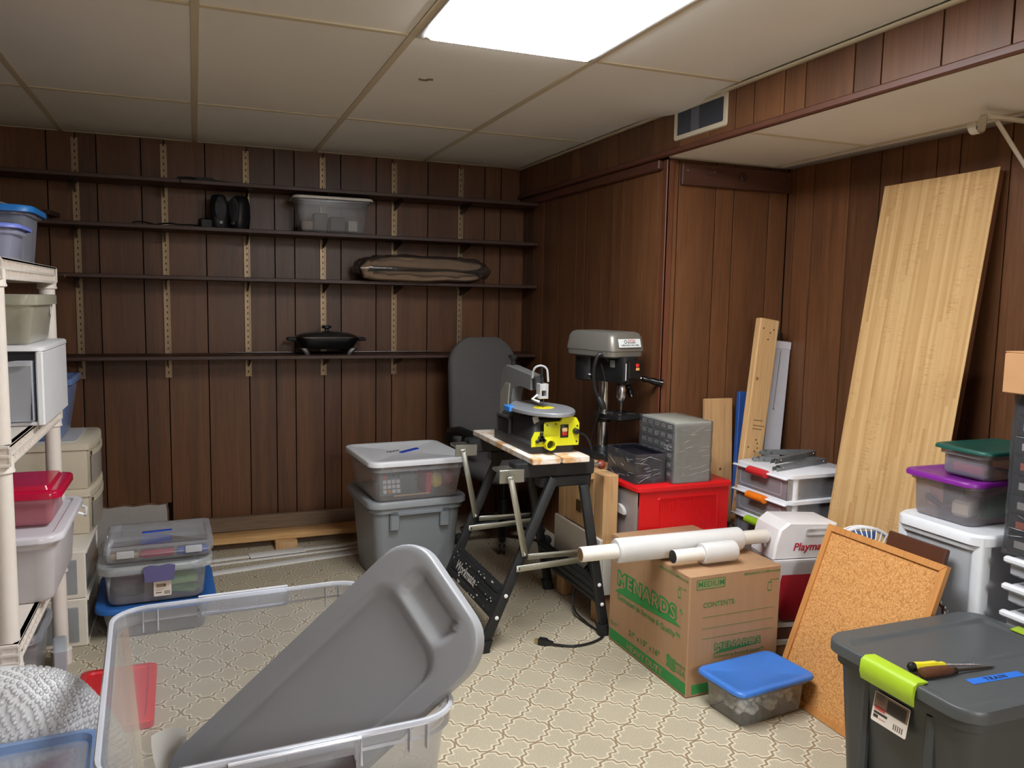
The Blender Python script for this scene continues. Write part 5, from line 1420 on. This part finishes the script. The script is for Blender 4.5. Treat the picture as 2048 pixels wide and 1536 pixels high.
for k in range(46): ch.lathe([(.0008, -.0022), (.002, 0), (.0008, .0022)], 5, T(-.012 - .0002 * k, -.029, L - .045 - .0055 * k))
o = obj('bead_chain', ch, CHROME, t); o['kind'] = 'stuff'
obj('chain_end', MB(T(-.021, -.029, L - .302)).lathe([(.001, .005), (.004, 0), (.001, -.005)], 8), CHROME, t)
lean('metal_pipe', 'thin dark metal pipe standing behind the pine timber', 'pipe', (.615, -1.625, .3305), (.636, -1.618, 1.195), .016, .016, plain((84, 78, 74), .4, .8))

# three-drawer unit with coloured handles
DU = thing('drawer_unit', 'white three-drawer unit with red, orange and green handles in the alcove', 'drawer unit', (.475, -1.95, .3300))
X0, X1, Y0, Y1 = -.165, .175, -.165, .165
hts = [0.0, .104, .208, .312]
for k in range(4):
    z = hts[k]
    obj('tray_frame', MB().loft([rr(X1 - X0, Y1 - Y0, .03, max(0, z - .012), 4, .005), rr(X1 - X0 + .012, Y1 - Y0 + .012, .034, max(0.002, z - .009), 4, .005), rr(X1 - X0 + .012, Y1 - Y0 + .012, .034, z + .004, 4, .005), rr(X1 - X0, Y1 - Y0, .03, z + .008, 4, .005)], True, True), plain((226, 226, 230), .38), DU)
for k, (c, n) in enumerate([((150, 190, 40), 'lime green handle'), ((238, 124, 24), 'orange handle'), ((206, 44, 50), 'red handle')]):
    z0, z1 = hts[k] + .0085, hts[k + 1] - .0125
    for sx in (X0 + .04, X1 - .03):
        for sy in (Y0 + .02, Y1 - .02): obj('post', MB().lathe([(.019, z0), (.019, z1)], 14, T(sx, sy, 0)), plain((226, 226, 230), .38), DU)
    d = obj('drawer', MB().cbox(X0 - .004, X0, Y0 + .01, Y1 - .01, z0 + .002, z1 + .004, .002).box(X0, X1 - .01, Y0 + .008, Y0 + .01, z0 + .002, z1).box(X0, X1 - .01, Y1 - .01, Y1 - .008, z0 + .002, z1).box(X0, X1 - .01, Y0 + .01, Y1 - .01, z0, z0 + .002), clear((222, 222, 228), .3, .18), DU)
    obj('white_lip', MB().cbox(X0 - .022, X0 - .0045, Y0 - .002, Y1 + .002, hts[k + 1] - .014, hts[k + 1] - .004, .004), plain((232, 232, 236), .38), d)
    obj('handle', MB().loft([[(X0 - .024 + .018 * math.cos(a), y, hts[k + 1] - .01 + .016 * math.sin(a)) for a in [2 * PI * i / 12 for i in range(12)]] for y in (-.055, -.05, .045, .05)], True, True), plain(c, .4), d, 50, n)
    obj('front_ridge', MB(frame((X0 - .0045, 0, (z0 + z1) / 2), (0, -1, 0), (0, 0, 1), (-1, 0, 0))).loft([rr(.26, .06, .012, 0, 3), rr(.26, .06, .012, .002, 3), rr(.25, .05, .01, .002, 3), rr(.25, .05, .01, 0, 3)]), clear((214, 214, 220), .5, .15), d)
# galvanised shelf brackets thrown on top
for k, (x, y, rz, L, z, lb) in enumerate([
        (.325, -2.03, 14, .31, .6505, 'long galvanised shelf bracket lying foremost on the three-drawer unit'),
        (.345, -1.99, 20, .30, .6715, 'galvanised shelf bracket crossed over the foremost one on the drawer unit'),
        (.375, -1.845, -20, .26, .6505, 'galvanised shelf bracket pointing away at the left of the drawer unit top'),
        (.43, -1.82, -16, .2, .6715, 'galvanised shelf bracket lying furthest back on the drawer unit')]):
    t = thing('steel_bracket', lb, 'shelf bracket', (x, y, z), rz, 'galvanised brackets on the drawer unit')
    tp = [(0, -.006, 0), (L, -.012, 0), (L, .012, 0), (0, .006, 0)]
    m = MB()
    m.box(0, L, -.012, -.0095, 0, .02).box(0, L, .0095, .012, 0, .02).box(0, L, -.0095, .0095, .0175, .0205)
    obj('channel', m, plain((140, 142, 142), .42, .5, .5, .3, 40), t, 0)
    obj('hook_tab', MB().cbox(-.025, 0, -.012, -.0095, -.0, .016, .002).cbox(-.025, 0, .0095, .012, 0, .016, .002), plain((140, 142, 142), .42, .5, .5, .3, 40), t)
    for q in (.02, L - .02): obj('rivet', MB(frame((q, -.012, .01), (1, 0, 0), (0, 0, 1), (0, -1, 0))).lathe([(.006, 0), (.005, .003)], 10), STEEL, t)

# ------------------------------------------------------------------ boards and the cooler
for k, (z, h, c, n) in enumerate([(.0005, .03, (64, 96, 150), 'blue'), (.031, .04, (150, 110, 76), 'tan'), (.0715, .018, (222, 216, 210), 'white edged'), (.09, .045, (112, 74, 56), 'brown'), (.1355, .02, (226, 220, 214), 'white topmost')]):
    o = obj('stacked_board', MB(T(.235, -2.245, z, -14 + 4 * (k % 3))).cbox(-.11, .11, -.08, .08, 0, h, .002), plain(c, .6))
    tag(o, n + ' board in the stack under the white and red cooler', 'board', 'boards under the cooler')
CO = thing('cooler', 'white and dark red picnic cooler behind the cork board', 'cooler', (.243, -2.243, .1560), -10)
CW = plain((226, 222, 222), .4); CR = plain((138, 20, 30), .32)
hx, hy = .125, .085
body = MB().loft([rr(2 * hx - .03, 2 * hy - .03, .02, 0, 4), rr(2 * hx - .02, 2 * hy - .02, .02, .006, 4), rr(2 * hx, 2 * hy, .02, .21, 4), rr(2 * hx + .02, 2 * hy + .014, .02, .225, 4), rr(2 * hx + .02, 2 * hy + .014, .02, .235, 4)], True, True)
obj('body', body, CW, CO)
pl = MB(frame((.005, -hy + .0035, .10), (1, 0, 0), (0, .04, .999), (0, -.999, .04))); pl.loft([rr(.215, .185, .012, -.004, 3), rr(.215, .185, .012, .003, 3), rr(.205, .175, .01, .005, 3)], False, True)
obj('red_panel', pl, CR, CO)
lidp = [(-hx - .012, .236), (hx + .012, .236), (hx + .006, .30), (hx - .01, .362), (-hx + .045, .372), (-hx + .01, .345), (-hx - .006, .29)]
ld_ = obj('lid', MB(frame((0, hy, 0), (1, 0, 0), (0, 0, 1), (0, -1, 0))).prism(lidp, 0, 2 * hy, None, .008), CW, CO, 30)
hs = MB(frame((.04, -hy - .0005, .335), (1, 0, 0), (0, 0, 1), (0, -1, 0))); hs.loft([rr(.11, .026, .008, .0, 3), rr(.11, .026, .008, .003, 3), rr(.10, .016, .006, .003, 3), rr(.10, .016, .006, -.004, 3)], False, True)
obj('handle_slot', hs, plain((206, 202, 202), .4), ld_)
text_mesh('lettering', 'Playmate', .040, plain((176, 30, 44), .5), frame((-.062, -hy - .0008, .268), (1, 0, 0), (0, 0, 1), (0, -1, 0)), ld_, .0004, .0006, shear=.25)
obj('button', MB(frame((-hx - .008, -.01, .275), (0, -1, 0), (0, 0, 1), (-1, 0, 0))).lathe([(.014, 0), (.014, .004), (.011, .004), (.009, .007)], 18), CW, ld_)

# ------------------------------------------------------------------ butcher-block laminate panel
g = N('butcher_block_laminate')
tc = g.n('ShaderNodeTexCoord'); spx = g.n('ShaderNodeSeparateXYZ'); g.l(tc.outputs['Object'], spx.inputs[0])
strip = g.math('FLOOR', g.math('MULTIPLY', g.math('ADD', spx.outputs[0], 5.0), 84.0))
cbx = g.n('ShaderNodeCombineXYZ'); g.l(strip, cbx.inputs[0]); g.l(g.math('FLOOR', g.math('MULTIPLY', g.math('ADD', spx.outputs[2], g.math('MULTIPLY', strip, .37)), 1.3)), cbx.inputs[1])
wn = g.n('ShaderNodeTexWhiteNoise'); wn.noise_dimensions = '2D'; g.l(cbx.outputs[0], wn.inputs[0])
gr = g.noise(120, 3, .6, (1, 1, .04)); fl = g.noise(160, 2, .5, (.25, 1, 1.6))
f = g.math('ADD', g.math('MULTIPLY', wn.outputs[0], .5), g.math('MULTIPLY', gr, .5))
colb = g.mix(f, lin((182, 138, 86)), lin((226, 190, 136)))
patch = g.ramp(g.noise(5, 3, .6, (3, 1, 1)), [(.50, (0, 0, 0)), (.62, (1, 1, 1))])
tick = g.ramp(fl, [(.40, (1, 1, 1)), (.47, (0, 0, 0))])
colb = g.mix(g.math('MULTIPLY', g.math('MULTIPLY', patch, tick), .35), colb, lin((160, 116, 68)))
BUTCH = g.done(g.pbr(colb, .4, 0, .4))
a = Vector((.372, -2.4275, .002)); b = Vector((.622, -2.4275, 1.768)); d = (b - a).normalized(); L = (b - a).length
M_ = frame(a, (0, -1, 0), Vector((0, -1, 0)).cross(d) * -1, d)
t = thing('butcher_block_panel', 'tall butcher-block laminate panel leaning against the alcove wall', 'panel', M=M_)
obj('core', MB().cbox(-.232, .232, .0003, .026, 0, L - .008, .002), wood('panel_core', (86, 52, 30), (118, 76, 46), 6, 'z', .6), t)
obj('laminate', MB().prism([(-.236, 0), (.236, 0), (.236, L), (.12, L - .003), (-.236, L - .006)], 0, .003, frame((0, 0, 0), (1, 0, 0), (0, 0, 1), (0, -1, 0))), BUTCH, t, 0)

# ------------------------------------------------------------------ cork board, dark board, fan
a = Vector((-.012, -2.693, .001)); b = Vector((.193, -2.693, .552)); d = (b - a).normalized(); L = (b - a).length + .008
nrm = Vector((0, -1, 0)).cross(d)      # faces the room
if nrm.x > 0: nrm = -nrm
t = thing('cork_board', 'cork board in an oak frame leaning in front of the cooler and drawers', 'cork board', M=frame(a, (0, -1, 0), d, nrm))
hw = .237
g = N('cork')
c = g.mix(g.ramp(g.noise(190, 4, .7), [(.38, (0, 0, 0)), (.62, (1, 1, 1))]), lin((186, 126, 70)), lin((226, 170, 108)))
c = g.mix(g.math('MULTIPLY', g.ramp(g.noise(90, 2), [(.58, (0, 0, 0)), (.66, (1, 1, 1))]), .5), c, lin((160, 102, 56)))
CORK = g.done(g.pbr(c, .9, 0, .1, g.bump(g.noise(200, 3), .3, .002)))
obj('cork_sheet', MB().box(-hw + .018, hw - .018, .018, L - .018, -.010, -.004), CORK, t, 0)
obj('backing', MB().box(-hw + .004, hw - .004, .004, L - .004, -.014, -.0105), plain((140, 104, 70), .8), t, 0)
OAK = wood('oak_frame', (188, 124, 66), (214, 152, 88), 8, 'y', .45, 2, .4, .5, .1)
w = .021
for poly in ([(-hw, 0), (hw, 0), (hw - w, w), (-hw + w, w)], [(-hw, L), (-hw + w, L - w), (hw - w, L - w), (hw, L)], [(-hw, 0), (-hw + w, w), (-hw + w, L - w), (-hw, L)], [(hw, 0), (hw, L), (hw - w, L - w), (hw - w, w)]):
    obj('frame_rail', MB().prism(poly, -.014, .003, None, .0015), OAK, t, 30)
t, L = lean('dark_board', 'dark brown wooden board leaning behind the cork board', 'board', (.085, -2.788, .001), (.236, -2.788, .594), .214, .02, BROWN_BOARD, (0, 1, 0))
t = thing('desk_fan', 'white fan with a slotted round grille behind the cork board', 'fan', (.275, -2.548, 0), 0)
ax = Vector((-.48, -.86, .2)).normalized(); ex = Vector((.86, -.48, 0)).normalized(); ey = ax.cross(ex)
FMx = frame((0, 0, .442), ex, ey if ey.z > 0 else -ey, ax)
obj('grille_rim', MB(FMx).tube([(.118 * math.cos(2 * PI * k / 40), .118 * math.sin(2 * PI * k / 40), 0) for k in range(41)], .006, 6, False).tube([(.118 * math.cos(2 * PI * k / 40), .118 * math.sin(2 * PI * k / 40), -.05) for k in range(41)], .005, 6, False), WHITE, t)
for k in range(40):
    a_ = 2 * PI * k / 40; c_, s_ = math.cos(a_), math.sin(a_)
    obj('grille_spoke', MB(FMx).tube([(.118 * c_, .118 * s_, -.05), (.118 * c_, .118 * s_, 0), (.09 * c_, .09 * s_, .02), (.03 * c_, .03 * s_, .025)], .0022, 5), WHITE, t)
obj('grille_hub', MB(FMx @ T(0, 0, .022)).lathe([(.035, 0), (.035, .006), (.02, .009)], 20), WHITE, t)
for k in range(4):
    a_ = PI / 2 * k
    obj('fan_blade', MB(FMx @ T(0, 0, -.02, 90 * k)).grid(lambda u, v: ((.02 + .085 * u), (-.045 + .09 * v) * (.5 + .5 * u), .012 * (v - .5)), 6, 4), plain((96, 130, 190), .4), t)
obj('motor', MB(FMx @ T(0, 0, -.06)).lathe([(.03, -.04), (.045, -.02), (.045, .02)], 18), WHITE, t)
obj('stem', MB().tube([(.03, .05, .40), (.03, .05, .03)], .014, 10), WHITE, t)
obj('foot', MB().lathe([(.085, 0), (.085, .012), (.03, .03)], 24, T(.03, .05, 0)), WHITE, t)
t = thing('metal_rod_clamp', 'small chrome clamp on a thin rod between the cork board and drawer tower', 'clamp', (.222, -2.905, 0))
obj('rod', MB().tube([(0, 0, .001), (0, 0, .415)], .004, 8), plain((206, 204, 200), .35), t)
obj('clamp', MB().tube([(0, 0, .405), (0, 0, .43)], .007, 8).tube([(-.004, -.016, .418), (0, .014, .424)], .004, 8).tube([(0, .012, .424), (.0, .014, .44)], .005, 8), CHROME, t)

# ------------------------------------------------------------------ white drawer tower with boxes on it
t = thing('drawer_tower', 'white and clear two-drawer tower under the purple-lidded box', 'drawer tower', (.425, -2.818, 0))
TWH = plain((224, 226, 230), .38)
for z0, z1 in ((.0, .345), (.3455, .650)):
    m = MB()
    for sx in (-.125, .155):
        for sy in (-.142, .122): m.loft([rr(.045, .04, .012, z0, 3, sx - .012, sy), rr(.045, .04, .012, z1 - .002, 3, sx - .012, sy)], True, True)
    m.loft([rr(.32, .305, .04, z0, 4, .01, -.01), rr(.32, .305, .04, z0 + .014, 4, .01, -.01)], True, True)
    obj('frame', m, TWH, t)
    obj('drawer', MB().loft([rr(.285, .27, .03, z0 + .018, 4, .0, -.01), rr(.305, .27, .03, z1 - .045, 4, -.006, -.01), rr(.315, .275, .03, z1 - .043, 4, -.01, -.01), rr(.315, .275, .03, z1 - .03, 4, -.01, -.01), rr(.27, .255, .03, z1 - .03, 4, .0, -.01), rr(.27, .255, .03, z0 + .022, 4, .0, -.01)], True, True), clear((240, 243, 248), .6, .2), t)
rings = []
for z, gq in ((.622, .0), (.624, .010), (.648, .010), (.656, .003)):
    ring = []
    for x, y, _ in rr(.335 + 2 * gq - .012, .345 + 2 * gq - .012, .05, 0, 6):
        xx = x - (.022 * math.cos(PI * y / .40) if x < 0 else 0)
        ring.append((xx + .01, y * .92 - .01, z))
    rings.append(ring)
obj('top', MB().loft(rings, True, True), TWH, t)
tote('storage_box', 'clear box with a purple lid on the white drawer tower', 'storage box', (.425, -2.80, .6565), 0, .31, .262, .14, clear((232, 226, 232), .2, .2), plain((122, 34, 138), .38), .86, .03, lid=dict(h=.016, border=.022, drop=.004))
PB = Matrix.Translation((.425, -2.80, .6725))
def item(nm, mb, c, lb, cat, grp='things in the purple-lidded box'): tag(obj(nm, mb, plain(c, .6)), lb, cat, grp)
item('craft_paper', MB(PB @ T(-.04, -.03, .0, 20)).prism([(-.06, -.02), (.05, -.03), (.06, .03), (-.05, .03)], 0, .05, None, .01), (206, 196, 178), 'crumpled cream paper inside the purple-lidded box', 'paper')
item('green_triangle', MB(PB @ T(.0, -.078, 0.001)).prism([(-.05, 0), (.06, .0), (.07, .075), (-.03, .05)], -.01, .01, frame((0, 0, 0), (1, 0, 0), (0, 0, 1), (0, -1, 0))), (40, 120, 66), 'green wedge of fabric inside the purple-lidded box', 'fabric')
item('ruler', MB(PB @ T(-.098, .045, .02, 75, 0, -12)).cbox(-.045, .045, -.004, .004, 0, .02, .002), (52, 52, 70), 'dark ruler slanting inside the purple-lidded box', 'ruler')
item('pink_card', MB(PB @ T(-.085, .05, .012, 70)).cbox(-.035, .035, -.003, .003, 0, .06, .001), (214, 150, 150), 'pink card inside the purple-lidded box', 'card')
t = tote('storage_box', 'clear box with a dark green lid, topmost on the drawer tower', 'storage box', (.445, -2.85, .7980), 0, .29, .20, .092, clear((222, 222, 230), .26, .2), plain((24, 78, 68), .4), .88, .02, lid=dict(h=.012, border=.016, drop=.003))
item('pink_strip', MB(T(.335, -2.85, .814)).cbox(-.006, .006, -.06, .04, .0, .026, .002), (206, 62, 96), 'pink strip inside the green-lidded box', 'strip', 'things in the green-lidded box')

# stack at the right edge
t = thing('drawer_stack', 'stack of small white and clear drawers at the right edge', 'drawer unit', (.432, -3.205, 0))
for k in range(8):
    z = k * .0775
    fr_ = obj('tray_frame', MB().loft([rr(.30, .335, .025, z, 4), rr(.31, .345, .03, z + .003, 4), rr(.31, .345, .03, z + .016, 4), rr(.30, .335, .025, z + .0195, 4)], True, True), plain((230, 230, 234), .38), t) if k == 0 else None
    obj('drawer', MB().cbox(-.148, .145, -.155, .155, z + .022, z + .074, .006), clear((240, 240, 246), .5, .2), t)
    obj('drawer_lip', MB().cbox(-.166, -.146, -.165, .165, z + .058, z + .078, .006), plain((232, 232, 236), .38), t)
t = thing('wrapped_organizer', 'tall black drawer organizer wrapped in clear film at the right edge', 'organizer', (.435, -3.17, .6205))
obj('case', MB().cbox(-.13, .14, -.15, .15, 0, .452, .004), plain((28, 28, 32), .4), t)
for r_ in range(8):
    for c_ in range(3):
        y0 = -.145 + c_ * .098; z0 = .01 + r_ * .055
        d_ = obj('small_drawer', MB().cbox(-.138, -.1305, y0, y0 + .092, z0, z0 + .05, .002), plain((44, 44, 50), .3), t)
        obj('label_card', MB().box(-.1388, -.138, y0 + .02, y0 + .07, z0 + .012, z0 + .032), plain((226, 120, 84) if (r_ + c_) % 3 == 0 else (214, 208, 202), .6), d_, 0)
wrap_skin(T(.003, 0, 0), .1445, .154, .454, FILM, t, 12)
crease_glints(T(.003, 0, 0), .1445, .154, .454, t, 12, 50)
t = thing('cardboard_box', 'small plain cardboard box on top of the wrapped black organizer', 'cardboard box', (.395, -3.205, 1.0762))
obj('carton', MB().cbox(-.145, .15, -.195, .195, 0, .112, .003), plain((192, 146, 104), .8, 0, .15, .08, 20), t)
for s in (-1, 1): obj('flap', MB().cbox(-.144, .149, min(s * .001, s * .194), max(s * .001, s * .194), .1122, .1155, .001), plain((192, 146, 104), .8, 0, .15, .08, 20), t)

# ------------------------------------------------------------------ dark tote with lime latches, tools on it
TT = thing('latch_tote', 'dark grey tote with lime green latches in the right foreground', 'storage box', (-.045, -3.212, 0.0005), 0)
DK = plain((62, 64, 64), .42, 0, .5, .06, 8)
L, Wd, H = .545, .448, .449
rs = []
for z, l_, w_, r_ in ((0, .41, .33, .03), (.006, .43, .35, .035), (.36, .485, .40, .05), (.39, .49, .404, .05), (.392, .515, .425, .06), (.425, .515, .425, .06)): rs.append(rr(l_, w_, r_, z, 6))
obj('tub', MB().loft(rs, True, True), DK, TT)
m = MB()
for y in (-.095, .095): m.cbox(-.250, -.225, y - .012, y + .012, .0, .39, .008)
obj('corner_rib', m, DK, TT)
def tl_h(x, y):
    z = 0.0
    d1 = sdf(x, y - .062, L / 2 - .035, .098, .01)
    z -= .006 * sm(.003, -.003, d1)
    d2 = sdf(x, y + .10, L / 2 - .02, .085, .02)
    return z - .002 * sm(.003, -.003, d2)
o = obj('lid', hf_lid(L, Wd, .06, tl_h, .028, 160, 40), plain((76, 79, 80), .4, 0, .5, .05, 8), TT, 60); o.location = (0, 0, H)
LIME = plain((162, 192, 40), .4)
for s in (-1, 1):
    m = MB(); x = s * L / 2
    pts = [(x - s * .035, H + .004), (x - s * .004, H + .007), (x + s * .009, H - .002), (x + s * .012, H - .03), (x + s * .006, H - .05), (x + s * .003, H - .05), (x + s * .004, H - .03), (x + s * .002, H - .012), (x - s * .004, H - .001), (x - s * .035, H + .0012)]
    m.loft([[(px, y, pz) for px, pz in pts] for y in (-.078, -.074, .074, .078)], True, True)
    obj('latch', m, LIME, TT, 50, 'lime green latch')
SM = frame((-.2537, .005, .336), (0, -1, 0), (.155, 0, .988), (-.988, 0, .155))
sk = sticker(TT, SM, .104, .072, [(-.05, -.002, .1, .036, (132, 108, 90)), (-.012, .0, .056, .03, (70, 62, 58)), (-.05, .018, .03, .016, (176, 160, 152)), (-.046, -.007, .032, .011, (206, 100, 90)), (-.046, -.016, .04, .006, (60, 54, 52)), (-.046, -.026, .014, .008, (60, 54, 52)), (-.03, -.026, .02, .003, (190, 150, 140))] + [(.014 + .006 * i, -.03, .003, .014, (110, 92, 84)) for i in range(5)])
o = thing('masking_tape', 'blue masking tape reading TRAIN on the dark grey tote lid', 'tape', M=Matrix.Translation((-.10, -3.318, H - .0012)) @ T(0, 0, 0, -3))
obj('strip', MB().box(-.08, .08, -.012, .012, 0, .0005), plain((40, 108, 206), .55), o, 0)
text_mesh('lettering', 'TRAIN', .019, plain((22, 26, 50), .6), T(-.034, -.0065, .0006), o, .0002, .0007, shear=.1, space=1.25)
ZL = H + .0012 - .002
t = thing('screwdriver', 'old screwdriver with a worn wooden handle on the dark tote lid', 'screwdriver', (-.275, -3.262, ZL + .0115), 0)
DR = T(0, 0, 0, -5)
obj('handle', MB(DR).tube([(0, 0, 0), (.004, 0, 0), (.02, 0, 0), (.05, 0, 0), (.075, 0, -.001), (.083, 0, -.002), (.09, 0, -.003)], [.007, .0125, .0135, .0125, .012, .009, .009], 12), wood('worn_handle', (70, 40, 24), (112, 70, 44), 14, 'x', .45, 2, .5), t)
obj('ferrule', MB(DR).tube([(.088, 0, -.003), (.104, 0, -.004)], .0075, 10), plain((70, 62, 54), .4, .8), t)
obj('shaft', MB(DR).tube([(.10, 0, -.004), (.17, 0, -.0065), (.205, 0, -.008), (.22, 0, -.0085)], [.004, .0035, .003, .0005], 8), plain((86, 76, 66), .4, .8), t)
t = thing('screwdriver', 'screwdriver with a yellow and black handle on the dark tote lid', 'screwdriver', (-.272, -3.226, ZL + .0105), 0)
DR = T(0, 0, 0, -12)
obj('handle', MB(DR).tube([(0, 0, 0), (.004, 0, 0), (.014, 0, 0)], [.007, .0115, .0115], 10), BLACK, t)
obj('grip', MB(DR).tube([(.014, 0, 0), (.04, 0, 0), (.07, 0, 0), (.078, 0, 0), (.09, 0, 0), (.096, 0, 0)], [.0115, .0105, .0115, .008, .0085, .006], 6), plain((222, 206, 40), .35), t)
obj('shaft', MB(DR).tube([(.095, 0, 0), (.19, 0, -.0055)], .003, 8), CHROME, t)
